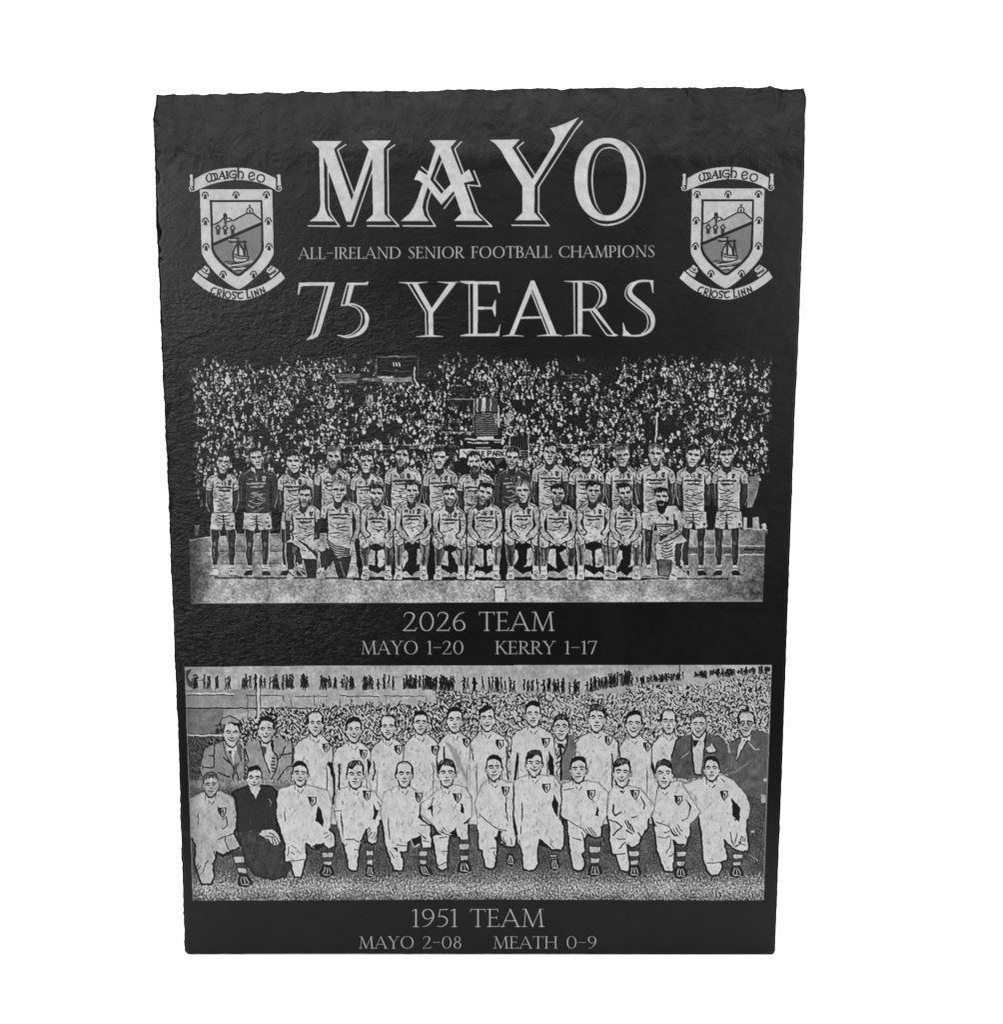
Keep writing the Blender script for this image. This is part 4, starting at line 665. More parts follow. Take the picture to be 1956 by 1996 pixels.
def art_team_then():
    cv = Canvas(354, 1288, 1512, 1762); cv.cur = 0; R = np.random.default_rng(51)
    A1, A2, A3, A4 = (frame(350, 1280, 6.566), frame(640, 1280, 6.566), frame(930, 1280, 6.566), frame(1220, 1280, 6.347))
    C1, C2, C3, C4 = (frame(350, 1480, 6.566), frame(640, 1480, 6.566), frame(930, 1480, 6.566), frame(1220, 1480, 6.347))
    gx, gy = cv.grid(); h, w = cv.v.shape
    lf = dog(h, w, 22, 0, 3); mid = dog(h, w, 5, 0, 4)
    cv.v[:] = .8+.03*lf+.02*mid
    # boarding under the roof walkers, post and rails
    cv.poly(A1([(60,420),(60,1000),(560,1000),(560,780),(1000,680),(1000,420)]), .7); cv.poly(A1([(60,660),(60,1000),(420,1000),(560,900),(560,660)]), .56)
    for y, x0, x1, wd, t in ((470, 60, 690, 3.2, .95), (490, 90, 690, 1.4, .2), (495, 850, 1330, 1.4, .2), (505, 1480, 1904, 1.4, .25), (657, 60, 1904, 2.2, .1), (700, 1060, 1904, 1.6, .9)):
        cv.line(A1([(x0, y), (x1, y+3)]), wd, t)
    for x0, x1 in ((160, 650), (710, 1230)): cv.line(A2([(x0, 500), (x1, 508)]), 1.4, .25)
    cv.line(A2([(0, 662), (760, 660), (770, 700)]), 2.2, .1)
    for x, y0, y1 in ((870, 500, 800), (1330, 495, 580), (1430, 560, 650), (1720, 510, 650)): cv.line(A1([(x, y0), (x+8, y1)]), 1.1, .3)
    for x, y0, y1 in ((155, 520, 640), (575, 580, 650), (740, 500, 640), (1260, 510, 570)): cv.line(A2([(x, y0), (x, y1)]), 1.1, .35)
    cv.line(A1([(215, 310), (330, 300), (340, 420)]), 1.1, .4); cv.line(A1([(215, 310), (210, 440)]), 1.1, .45)
    # crowd: dark wormy marks on the pale etch
    top = np.where(gx < 640+1380/6.566, 1380+5*dog(h, w, 7, 0, 18)-np.clip((gx-560)/120, 0, 1)*8, np.where(gx < 1000, 1346, np.where(gx < 1220, 1351, 1334-np.clip((gx-1360)/130, 0, 1)*22)))
    left = np.where(gy < 1430, np.interp(gy, [1380, 1395, 1412], [515, 500, 420]), 362)
    cm = sstep(gy-top, -3, 4)*sstep(gx-left, -4, 6)*(1-sstep(gy, 1500, 1540))
    sh = lambda a, k: np.stack([np.roll(r_, int(k*i)) for i, r_ in enumerate(a)])
    n1 = sh(dog(h, w, 1.9, 4., 12, 1., 2.3), .55); n2 = sh(dog(h, w, 2., 4.1, 13, 1., 2.2), -.6); n3 = dog(h, w, 2.2, 4.6, 16); ph = dog(h, w, 8, 0, 14)
    n1 = np.where(ph > .35, n1, np.where(ph < -.35, n2, n3)); n2 = n3; lit = .16+.3*(gx > 930)+.12*ph-.3*sstep(640-gx, 0, 150)
    worms = sstep(n1+lit, -.36, .22)
    dk = np.where(gx < 450, .55, 1.)
    cv.v = (cv.v*(1-cm)+cm*(.06+.8*worms*dk)).astype(np.float32)
    spect = np.random.default_rng(8)
    for _ in range(70):                                           # a few readable heads and shoulders in the crush
        x = spect.uniform(600, 1495); y = spect.uniform(1352, 1420)
        if y < np.interp(x, [600, 850, 860, 1240, 1380, 1500], [1392, 1385, 1352, 1358, 1345, 1325]): continue
        s = spect.uniform(3.2, 5); cv.ell(x, y, s*.75, s, .85); cv.line([(x-s*.7, y-s*.6), (x, y-s*1.1), (x+s*.7, y-s*.6)], 1.6, .1, sm=True); cv.line([(x-s*1.5, y+s*2.4), (x-s*.8, y+s*1.2), (x+s*.8, y+s*1.2), (x+s*1.5, y+s*2.4)], 1.7, .1, sm=True)
    for x in np.arange(372, 1500, 1.):                             # people standing along the skyline
        if spect.random() > (.09 if x < 495 else .3) or 1128 < x < 1140 or math.sin(x*.21+2*math.sin(x*.05)) > .97: continue
        b = np.interp(x, [360, 850, 1000, 1140, 1160, 1230, 1360, 1500], [1342, 1344, 1348, 1352, 1346, 1334, 1322, 1312]); t = b-spect.uniform(18, 28)*(1 if x < 1230 else .5); b += spect.uniform(-4, 2)
        k = spect.uniform(-3, 3); wd = spect.uniform(1.3, 4.2)
        H = b-t; cv.ell(x+k*.4, t, 1.8, 2.2, .1); cv.line([(x+k*.4, t+3, wd*.8), (x+k*.3, t+H*.3, wd*1.25), (x, t+H*.56, wd)], 1, .07)
        for s in (-1, 1): cv.line([(x+s*.6, t+H*.5, wd*.62), (x+s*spect.uniform(.6, 3), b, wd*.45)], 1, .09)
        if spect.random() < .5: cv.line([(x+k*.3, t+4), (x+spect.choice([-1, 1])*spect.uniform(3, 6), t+H*spect.uniform(.25, .5))], 1.8, .12)
        if spect.random() < .3: cv.line([(x-1, t+H*.25), (x+1.5, t+H*.4)], 1.4, .7)
    cv.line(A1([(1005, 240), (1010, 770)]), 4.6, .93); cv.line(A1([(985, 240), (985, 770)]), 1.3, .2); cv.line(A1([(1038, 300), (1038, 690)]), 1.3, .2)
    cv.line(A4([(665, 110), (672, 230)]), 1.6, .15); cv.line(A1([(85, 1005), (560, 1005)]), 3.4, .95); cv.line(A1([(85, 700), (100, 1160)]), 1.8, .8)
    cv.poly(A1([(90,180),(150,150),(110,260),(160,330),(160,400),(110,380),(80,260)]), .35); cv.line(A1([(185,240),(210,230),(230,265),(205,300),(195,350)]), 2.6, .1, sm=True)
    cv.poly(A1([(0,1030),(420,1020),(330,1160),(260,1440),(250,1576),(0,1576)]), .34, .6)
    # turf: mid grey, coarser and paler towards the lower edge
    g = dog(h, w, 1.3, 2.8, 21, 1., 1.3); g2 = .8*dog(h, w, 2.1, 4.6, 22, 1., 1.4)+.6*dog(h, w, 1.6, 3.4, 23, 1.6, 1.)
    tb = sstep(gy, 1688, 1716); turf = .38+.06*g+.04*lf+.03*g2+tb*(.17+.09*g2+.04*g)+.16*sstep(gy, 1712, 1728)*(1-sstep(gy, 1732, 1752))
    tm = sstep(gy, 1520, 1545); cv.v = (cv.v*(1-tm)+tm*turf).astype(np.float32)
    n = [0]
    def new(): n[0] += 1; cv.cur = n[0]; return np.random.default_rng(n[0]*13+5)
    def outline(pts, t, wd=2., a=.85): cv.line(pts+pts[:1], wd, t, a)
    # ---- back row
    r = new(); P = A1([(600,1075),(450,1120),(320,1170),(260,1420),(300,1576),(690,1576),(830,1560),(830,1200),(720,1080)]); cv.poly(P, .66)
    for q in ([(450,1130),(440,1300),(440,1400),(360,1420),(290,1400)], [(320,1170),(280,1330)], [(560,1290),(690,1410),(680,1560)], [(830,1180),(835,1576)], [(380,1270),(440,1262)], [(500,1480),(640,1540)], [(700,1400),(760,1576)]): cv.line(A1(q), 2.2, .12, sm=True)
    cv.poly(A1([(575,1080),(660,1240),(690,1400),(700,1300),(720,1100),(660,1130)]), .95); cv.poly(A1([(640,1170),(680,1165),(655,1245),(630,1225)]), .08); cv.poly(A1([(720,1120),(790,1130),(800,1330),(700,1390),(690,1560),(780,1340)]), .4); cv.line(A1([(560,1100),(590,1250),(690,1420)]), 1.6, .2)
    head51(cv, r, 452, 1402, 1453, 'dark', 0, .92, smile=1); cv.poly(A1([(525,850),(560,785),(640,762),(730,785),(775,850),(740,850),(640,840),(580,870)]), .72, sm=True); cv.line(A1([(525,860),(540,800),(640,762),(740,800),(790,880)]), 1.6, .15, sm=True)
    r = new(); P = A1([(1010,1040),(850,1100),(830,1180),(880,1400),(1000,1576),(1440,1576),(1460,1120),(1350,1050),(1210,1030)]); cv.poly(P, .7)
    cv.poly(A1([(1010,1050),(1090,1290),(1150,1480),(1200,1250),(1210,1040)]), .93); cv.poly(A1([(1020,1060),(1060,1200),(1090,1290),(1120,1170),(1080,1080)]), .4); cv.poly(A1([(1160,1080),(1205,1060),(1210,1240),(1180,1180)]), .12)
    for q in ([(1020,1070),(1080,1280),(1160,1500)], [(1215,1230),(1260,1300),(1240,1430),(1180,1560)], [(1260,1576),(1380,1420),(1440,1400)], [(1350,1150),(1300,1260),(1260,1330)], [(840,1180),(890,1340)], [(1450,1120),(1440,1400)], [(1380,1250),(1430,1230)]): cv.line(A1(q), 2.2, .12, sm=True)
    for y in range(1290, 1470, 44): cv.line(A1([(1185, y), (1220, y+6)]), 2.4, .12)
    cv.line(A1([(1310,1260),(1360,1245)]), 2.6, .1); head51(cv, r, 519, 1397, 1445, 'dark', 0, .92, smile=1)
    for cx, top_, chin, xl, xr, hr, sm in ((615, 1386, 1432, 572, 650, 'thin', 0), (690, 1398, 1445, 648, 728, 'dark', 1), (757, 1393, 1438, 722, 796, 'thin', 0), (820.5, 1386, 1429, 786, 858, 'dark', 0), (886.7, 1378, 1426, 852, 924, 'dark', 0), (950, 1376, 1423, 916, 992, 'dark', 1), (1039.7, 1367, 1414, 996, 1082, 'dark', 0)):
        r = new(); jersey51(cv, r, cx, chin, xl, xr); head51(cv, r, cx, top_, chin, hr, 0, .96, smile=sm)
    r = new(); cv.poly(A3([(1010,960),(1090,1050),(1255,970),(1250,1250),(1200,1330),(1230,1576),(1080,1576),(1070,1300),(1050,1110)]), .5); cv.poly(A3([(1060,1050),(1130,1040),(1100,1240)]), .95); cv.line(A3([(1060,1020),(1095,1080),(1080,1140),(1110,1160)]), 5, .08); cv.line(A3([(1055,1110),(1085,1300),(1080,1576)]), 4, .07); cv.line(A3([(1160,1000),(1150,1170),(1100,1250)]), 2.4, .1)
    head51(cv, r, 1094.5, 1392, 1440, 'wavy', 0, .92)
    for cx, top_, chin, xl, xr, hr, sm in ((1164, 1373, 1424, 1121, 1207, 'wavy', 0), (1236.5, 1385, 1434, 1204, 1276, 'dark', 1), (1304, 1383, 1428, 1270, 1332, 'thin', 0)):
        r = new(); jersey51(cv, r, cx, chin, xl, xr); head51(cv, r, cx, top_, chin, hr, 0, .96, smile=sm)
    r = new(); cv.poly(A4([(820,965),(690,980),(620,1040),(560,1290),(590,1500),(780,1515),(960,1480),(1220,1440),(1280,1330),(1260,1100),(1200,1000),(1020,950)]), .4); cv.poly(A4([(820,960),(850,1040),(830,1170),(860,1455),(925,1455),(960,1200),(1000,930)]), .92); cv.poly(A4([(830,1030),(915,1000),(900,1060),(850,1130)]), .08)
    for q in ([(815,960),(820,1180),(850,1455),(930,1460)], [(1005,930),(965,1220)], [(690,985),(625,1035),(570,1250)]): cv.line(A4(q), 2.6, .07)
    cv.line(A4([(690,1250),(740,1215),(790,1180)]), 2, .75, sm=True); cv.poly(A4([(990,1130),(1040,1110),(1070,1075),(1095,1130),(1112,1170),(1060,1180),(1015,1180)]), .9); cv.line(A4([(1100,1110),(1118,1175),(1060,1195),(1000,1185)]), 2, .06)
    head51(cv, r, 1362, 1388, 1434, 'grey', 0, .9, smile=1)
    r = new(); cv.poly([(1420, 1450), (1447, 1434), (1478, 1422), (1500, 1430), (1498, 1560), (1425, 1545), (1415, 1480)], .43); cv.poly(A4([(1460,960),(1560,970),(1440,1150),(1370,1280),(1390,1150)]), .9); cv.line(A4([(1545,980),(1430,1170),(1380,1290)]), 1.8, .1); cv.line(A4([(1460,970),(1475,1030)]), 4, .1); cv.line(A4([(1520,1050),(1600,1150),(1650,1148)]), 2, .8); cv.line(A4([(1260,1040),(1290,1180)]), 3, .8); cv.line(A4([(1300,1060),(1440,990)]), 2, .12)
    head51(cv, r, 1456, 1385, 1433, 'thin', -.6, .9, smile=1, glasses=True)
    # arms and gaps that show between the standing men
    cv.cur = 0
    for f, pts in ((A2, [(0,1340),(55,1350),(70,1576),(30,1500)]), (A2, [(505,1300),(555,1370),(530,1450),(520,1540),(498,1440)]), (A3, [(515,1215),(540,1290),(500,1576),(470,1576),(490,1400)]), (A3, [(930,1210),(980,1320),(990,1525),(930,1500),(910,1360)]), (A4, [(315,1260),(345,1330),(380,1500),(320,1400)])):
        cv.poly(f(pts), .07)
    for f, pts, wd in ((A2, [(580,1340),(600,1480),(570,1576)], 2.4), (A2, [(1390,1300),(1400,1480),(1440,1576)], 2.4), (A2, [(1480,1160),(1488,1320)], 2.8), (A3, [(370,1160),(390,1280),(380,1400),(405,1570)], 2.6), (A3, [(1730,1250),(1740,1380)], 3), (A3, [(1810,1090),(1835,1300)], 2.4), (A2, [(150,1370),(135,1560)], 2), (A2, [(1840,1170),(1860,1330)], 1.4), (C2, [(130,60),(145,230),(125,360)], 1.8), (C2, [(1400,30),(1410,150),(1440,250)], 2.6), (C2, [(0,60),(60,120),(80,380),(60,560)], 4)):
        cv.line(f(pts), wd, .1, .9)
    cv.poly(A2([(1500,1090),(1640,1180),(1720,1420),(1800,1560),(1760,1560),(1660,1400),(1560,1200)]), .72)
    # ---- front row, each man traced: body, then the dark marks inside it
    def man(tr, body, cx, top_, chin, hr, sm=0, tone=.96, fill=.97, lines=(), darks=(), turn=0.):
        r = new(); B = tr(body); cv.poly(B, fill); cv.line(B+B[:1], 2., .09, .34); cv.poly(B, fill, .5); low = [(x, y) for x, y in B]
        for a, b in zip(low, low[1:]+low[:1]):
            if min(a[1], b[1]) > 1590 or fill < .5: cv.line([a, b], 3.6, .06, .85)
        for q in darks: cv.poly(tr(q), .07)
        for q in lines: cv.line(tr(q), 1.6, .14, .8)
        collar(cv, r, cx, chin); head51(cv, r, cx, top_, chin, hr, turn, tone, smile=sm)
        for _ in range(7):
            b = B[r.integers(len(B))]; x = cx+(b[0]-cx)*r.uniform(.1, .7); y = r.uniform(chin+34, chin+120); cv.line([(x, y), (x+r.uniform(-5, 5), y+r.uniform(3, 9))], 1.2, r.choice([.6, .7, .98]))
        return r
    r = man(C1, [(330,400),(125,500),(130,980),(200,1090),(190,1330),(280,1600),(405,1595),(450,1490),(425,1340),(465,1270),(470,1190),(560,1240),(650,1195),(640,1180),(790,1115),(705,955),(730,860),(730,740),(695,490),(530,400)], 411, 1506, 1551, 'grey', 0, .8, .83,
            lines=[[(500,1025),(590,985),(700,950)], [(590,990),(580,1040),(640,1170)], [(240,700),(240,830)], [(550,890),(610,850),(600,740),(560,770)], [(370,1290),(330,1340),(300,1440)], [(240,1340),(210,1390)], [(270,1360),(230,1420)], [(440,1180),(470,1300)]], darks=[[(510,1190),(560,1215),(620,1180),(640,1205),(560,1240)]])
    sock_boot(cv, r, 463, 1660, 1708, 12, 12, .8)
    r = man(C1, [(880,340),(720,400),(665,440),(720,490),(745,740),(735,900),(800,1110),(860,1330),(960,1480),(1190,1540),(1340,1500),(1430,1380),(1340,1100),(1245,880),(1240,420),(1190,350),(1050,330)], 496, 1493, 1539, 'dark', 1, .92, .22)
    cv.poly(C1([(735,930),(800,1110),(860,1330),(960,1480),(1190,1540),(1340,1500),(1430,1380),(1340,1100),(1260,920)]), .3, .6); cv.poly(C1([(885,350),(975,505),(1035,365),(1010,330),(960,400)]), .92); cv.poly(C1([(850,370),(885,352),(975,508),(940,640),(800,520)]), .2); cv.poly(C1([(1042,362),(1110,350),(1120,520),(990,640),(978,505)]), .2); cv.line(C1([(1145,510),(1175,550),(1155,590)]), 1.6, .7)
    cv.poly(C1([(1015,960),(1060,905),(1190,895),(1260,950),(1290,1035),(1250,1095),(1200,1100),(1140,1020),(1060,990)]), .9)
    for q in ([(1100,980),(1190,1000)], [(1150,940),(1230,990)], [(1180,1010),(1200,1090)], [(1215,1005),(1235,1090)], [(1245,990),(1265,1060)]): cv.line(C1(q), 1.4, .1)
    for _ in range(26): x = R.uniform(468, 555); y = R.uniform(1590, 1700); cv.line([(x, y), (x+R.uniform(-3, 3), y+R.uniform(2, 7))], 1.3, R.choice([.3, .36, .12]))
    r = man(C1, [(1470,320),(1270,380),(1245,500),(1245,760),(1290,920),(1350,1090),(1340,1180),(1345,1310),(1420,1325),(1470,1510),(1560,1515),(1610,1325),(1625,1280),(1620,1080),(1700,1140),(1760,1155),(1850,1090),(1900,1150),(1995,1120),(1985,960),(1920,900),(1960,600),(1904,400),(1650,330)], 585, 1484, 1530, 'dark', 1,
            lines=[[(1620,1280),(1350,1312)], [(1350,670),(1352,790)], [(1400,1120),(1380,1240)], [(1440,1100),(1490,1140)], [(1420,1180),(1470,1220)], [(1700,1120),(1760,1090),(1850,1070)], [(1850,950),(1890,940)], [(1860,1010),(1900,980)]], darks=[[(1770,590),(1740,780),(1840,865),(1830,690)], [(1700,1115),(1840,1070),(1840,1085),(1760,1150)]])
    sock_boot(cv, r, 640, 1655, 1690, 12, -2, -.3)
    r = man(C2, [(270,340),(110,400),(75,660),(90,720),(180,1080),(200,1110),(260,1400),(300,1435),(370,1425),(400,1170),(415,1100),(440,1000),(490,900),(500,1050),(560,1095),(625,1060),(640,880),(680,780),(730,600),(600,420),(430,340)], 693, 1483, 1534, 'side', 0,
            lines=[[(80,660),(170,660)], [(180,540),(195,580)], [(230,1025),(330,1025),(400,1060)], [(340,1150),(410,1165)], [(210,1110),(240,1090)], [(490,910),(530,870)], [(520,1000),(560,930)], [(560,1010),(600,940)], [(590,1030),(615,970)], [(510,960),(545,890)], [(630,545),(665,600)]], darks=[[(575,560),(590,700),(570,760),(600,775),(650,655),(610,640)], [(160,680),(180,740),(195,1000),(175,900)], [(400,1040),(440,1010),(450,950),(490,1080),(430,1060)]])
    sock_boot(cv, r, 721, 1650, 1690, 8, 0, .1)
    r = man(C2, [(900,340),(720,420),(670,620),(690,800),(720,1050),(760,1200),(840,1420),(960,1425),(965,1280),(930,1190),(1020,1185),(1025,1060),(1180,990),(1200,1140),(1330,1140),(1315,850),(1180,760),(1190,560),(1120,400),(1040,340)], 788.5, 1484, 1532, 'thin', 0,
            lines=[[(765,750),(775,900),(785,1020)], [(890,1100),(1010,1105)], [(790,1170),(840,1265)], [(1180,840),(1270,850)], [(1220,1040),(1290,1055)], [(1160,940),(1250,1020)]], darks=[[(1180,570),(1165,700),(1145,745),(1210,765),(1185,700)], [(1060,1030),(1175,990),(1170,1080),(1100,1125)], [(820,1130),(880,1130),(890,1190),(850,1150)]])
    cv.line(C2([(1065,1040),(1100,1115),(1165,1085)]), 2.4, .9, sm=True); sock_boot(cv, r, 825, 1653, 1688, 9, 0, 1.6)
    r = man(C2, [(1490,320),(1300,480),(1200,560),(1180,690),(1350,850),(1400,930),(1330,980),(1360,1180),(1400,1390),(1450,1420),(1530,1400),(1535,1180),(1555,980),(1680,1000),(1690,1040),(1800,1030),(1795,840),(1840,720),(1840,500),(1760,360),(1600,320)], 871.5, 1480, 1531, 'wavy', 0,
            lines=[[(1350,490),(1320,590),(1335,720)], [(1470,870),(1510,920)], [(1450,900),(1490,950)], [(1430,930),(1540,970)], [(1420,1010),(1520,1000)], [(1460,1180),(1545,1165)], [(1400,1365),(1525,1310)], [(1550,950),(1640,880)]], darks=[[(1300,600),(1345,600),(1330,730),(1315,640),(1275,650)], [(1700,570),(1720,570),(1740,690),(1690,670)], [(1340,870),(1400,920),(1450,975),(1380,960)], [(1560,950),(1640,870),(1660,990),(1610,990)], [(1720,825),(1830,740),(1790,820)]])
    sock_boot(cv, r, 905, 1636, 1682, 11, 0, .2)
    r = man(C3, [(150,260),(60,330),(-30,560),(0,700),(10,900),(20,1150),(60,1170),(100,1380),(170,1410),(240,1380),(262,1150),(262,1000),(290,920),(300,1080),(380,1115),(490,1125),(512,1000),(475,850),(468,300),(300,260)], 963.5, 1472, 1519, 'dark', 0,
            lines=[[(30,700),(140,800),(260,890),(380,912)], [(375,490),(378,640),(385,740),(400,790)], [(180,1140),(260,1128)], [(215,1180),(245,1300)], [(330,1000),(380,1090)], [(430,1000),(450,1080)]], darks=[[(365,560),(385,560),(385,680),(370,680)], [(285,930),(330,915),(300,960),(310,1010),(380,1100),(340,1080),(295,1020)], [(220,1000),(262,985),(262,1100)], [(455,720),(470,720),(520,960),(470,850)]])
    sock_boot(cv, r, 993, 1664, 1668, 7, 2, .4)
    r = man(C3, [(640,200),(490,260),(475,340),(480,830),(530,1100),(570,1160),(590,1400),(650,1430),(740,1420),(790,1340),(780,1150),(805,1030),(900,1110),(960,1170),(1000,1160),(1080,1170),(1120,1090),(1120,880),(1050,720),(1075,560),(1075,330),(1000,215),(840,200)], 1042, 1462, 1511, 'wavy', 1,
            lines=[[(580,560),(582,700),(570,800)], [(565,850),(562,950)], [(550,1030),(552,1090)], [(940,1090),(980,1130)]], darks=[[(985,450),(965,600),(1000,690),(1035,735),(1045,560)], [(575,560),(590,640),(580,720),(572,640)], [(805,1020),(910,1110),(900,1140),(800,1100)]])
    cv.line(C3([(470,340),(466,560),(470,740),(500,860),(520,960)]), 2.6, .07); sock_boot(cv, r, 1078, 1664, 1676, 8, 3, .4)
    r = man(C3, [(1230,260),(1090,320),(1080,730),(1150,790),(1180,1100),(1200,1260),(1230,1400),(1280,1430),(1360,1420),(1390,1330),(1350,1210),(1385,1170),(1380,1040),(1415,960),(1520,1010),(1590,990),(1600,860),(1665,710),(1680,420),(1560,300),(1400,270)], 1128, 1474, 1523, 'dark', 0,
            lines=[[(1150,770),(1250,830),(1350,880),(1400,950)], [(1390,890),(1480,1000)], [(1420,870),(1510,990)], [(1460,880),(1530,980)], [(1230,1000),(1340,1035)], [(1340,940),(1390,1050)], [(1120,960),(1180,1210)], [(1110,390),(1240,370)]], darks=[[(1540,595),(1562,650),(1555,735),(1508,715),(1525,690)], [(1095,740),(1120,760),(1130,900),(1090,820)]])
    sock_boot(cv, r, 1160, 1641, 1688, 12, 0, .1)
    K10 = C3([(1760,320),(1690,420),(1665,730),(1700,860),(1690,1000),(1730,1210),(1780,1230),(1830,1410)])+C4([(20,1400),(60,1360),(30,1150),(20,1060),(90,1095),(170,1050),(200,960),(275,860),(290,740),(370,600),(270,460),(180,360),(60,330)])
    r = man(lambda q: q, K10, 1213, 1478, 1531, 'wavy', 1)
    for q, wd in (([(1680,770),(1780,800),(1860,860),(1740,975)], 2.2), ([(1750,580),(1745,680),(1775,715),(1840,680)], 3), ([(1790,1015),(1900,1030)], 1.6), ([(1735,1215),(1904,1210)], 1.6), ([(1820,1135),(1904,1060)], 1.5)): cv.line(C3(q), wd, .1)
    for q in ([(0,760),(40,860)], [(30,770),(70,880)], [(60,800),(110,900)], [(10,880),(90,920)], [(80,720),(130,710)], [(200,470),(240,560),(225,610)], [(20,1060),(90,1095),(170,1050)], [(160,900),(190,960)]): cv.line(C4(q), 2., .1)
    sock_boot(cv, r, 1236, 1652, 1690, 11, 1, .2); cv.poly(C3([(1835,400),(1880,400),(1870,440)]), .08)
    r = man(C4, [(400,330),(360,600),(325,720),(360,900),(390,1130),(430,1260),(480,1390),(590,1390),(605,1180),(612,1100),(595,1000),(640,1050),(760,1070),(770,990),(800,940),(805,800),(940,650),(900,420),(800,300),(620,260),(500,330)], 1295, 1481, 1533, 'wavy', 0,
            lines=[[(370,770),(540,830),(590,930)], [(590,860),(650,950)], [(610,830),(680,930)], [(640,810),(700,890)], [(400,955),(480,975),(545,950)], [(480,910),(545,885)], [(500,1150),(550,1080),(565,980)], [(535,1200),(600,1165)], [(600,1050),(760,1045)], [(745,950),(770,1000)], [(700,760),(770,720),(800,600)]], darks=[[(740,490),(820,580),(790,660),(800,600)], [(330,740),(390,830),(360,830)], [(560,850),(600,920),(650,950),(600,950)]])
    sock_boot(cv, r, 1329, 1652, 1692, 11, -2, .2)
    r = man(C4, [(1000,200),(780,290),(700,300),(930,650),(900,720),(930,900),(960,1250),(1010,1380),(1060,1440),(1150,1430),(1200,1340),(1190,1270),(1270,1250),(1220,1000),(1320,1100),(1420,1140),(1510,1140),(1530,1090),(1505,880),(1510,750),(1550,600),(1500,450),(1340,260),(1200,190),(1130,200)], 1388, 1474, 1520, 'dark', 0,
            lines=[[(1000,1285),(1130,1280),(1265,1255)], [(1300,900),(1310,1000),(1340,1070)], [(1385,910),(1350,1040)], [(1430,960),(1420,1000)], [(1450,960),(1450,1010)], [(1480,970),(1475,1010)], [(1360,1080),(1420,1040),(1490,1060)], [(1330,1110),(1430,1140),(1510,1135)], [(1190,240),(1230,280)]], darks=[[(1305,475),(1325,600),(1325,690),(1412,770),(1420,605)], [(1345,730),(1390,740),(1360,755)], [(1390,1020),(1430,1010),(1430,1050)]])
    sock_boot(cv, r, 1440, 1660, 1690, 11, -4, .3)
    for i, (x, y) in enumerate(((636, 1457), (708.5, 1470), (777, 1461), (848, 1462), (909.6, 1447), (974, 1451), (1064, 1447), (1186.6, 1443), (1262.5, 1456), (433, 1583), (609, 1562), (715.4, 1550), (816, 1554), (892, 1555), (985, 1542), (1065, 1536), (1152.4, 1549), (1238, 1548), (1323, 1560), (1412, 1550))):
        cv.cur = int(cv.id[int((y-cv.y0)*2), int((x-cv.x0)*2)]); badge(cv, x, y)
    cv.cur = 0
    for x, y in ((1484, 1556), (1465, 1620), (1490, 1520)): cv.poly([(x, y-8), (x+8, y-7), (x+10, y+8), (x+1, y+9)] if x == 1484 else [(x, y-2), (x+6, y-3), (x+6, y+2), (x, y+3)], .8)
    cv.line(C4([(1280,180),(1400,130),(1500,60)]), 1.6, .7); cv.line(C4([(1540,1180),(1640,1250)]), 1.8, .65); cv.line(C4([(1550,1475),(1640,1480)]), 2.6, .85)
    drape(cv, 400, 1.9, 3.4, .3, .13, .12); ripple(cv, 91, .9, 5.)
    m = dog(h, w, 2.4, 0, 95, 1., 1.6)*.6+dog(h, w, 8, 0, 96)*.7; cv.v += .035*m*(cv.v > .25)
    v = gauss(cv.v, 1.0); v = v+.8*(v-gauss(v, 3.6))+.03*dog(h, w, 1.4, 3., 97)*(v > .15)
    l = np.interp(gy, [1299, 1755], [359, 375]); rr = np.interp(gy, [1295, 1754], [1505.5, 1490]); tp = np.interp(gx, [359, 640, 930, 1505], [1299, 1296.7, 1295.8, 1295.4]); bt = np.interp(gx, [375, 930, 1490], [1755.5, 1753.5, 1755])
    ins = sstep(gx-l, -.8, .8)*sstep(rr-gx, -.8, .8)*sstep(gy-tp, -.8, .8)*sstep(bt-gy, -.8, .8)
    v = v*(1-.2*(1-sstep(gx-l, 0, 26))); e = ((gx-l < 2.4) | (rr-gx < 2.6)); v = np.where(e, np.maximum(v, .6), v)
    cv.v = (np.clip(v, .02, 1.02)*ins).astype(np.float32); cv.id[ins < .5] = -1; cv.n = n[0]
    return cv
# ---------------------------------------------------------------- materials
def nodes_of(name):
    m = bpy.data.materials.new(name); m.use_nodes = True; nt = m.node_tree; nt.nodes.clear()
    N = lambda t, **k: [n := nt.nodes.new(t), [setattr(n, a, b) for a, b in k.items()]][0]
    return m, nt, N
def math_n(nt, N, op, a, b=None, clamp=False):
    n = N('ShaderNodeMath', operation=op, use_clamp=clamp)
    for i, v in enumerate((a, b)):
        if v is None: continue
        if isinstance(v, (int, float)): n.inputs[i].default_value = v
        else: nt.links.new(v, n.inputs[i])
    return n.outputs[0]

plaque = bpy.data.objects.new('slate_plaque', None); C.collection.objects.link(plaque)
plaque['label'] = 'dark slate plaque engraved with crests and two team photographs, standing upright on white'; plaque['category'] = 'plaque'

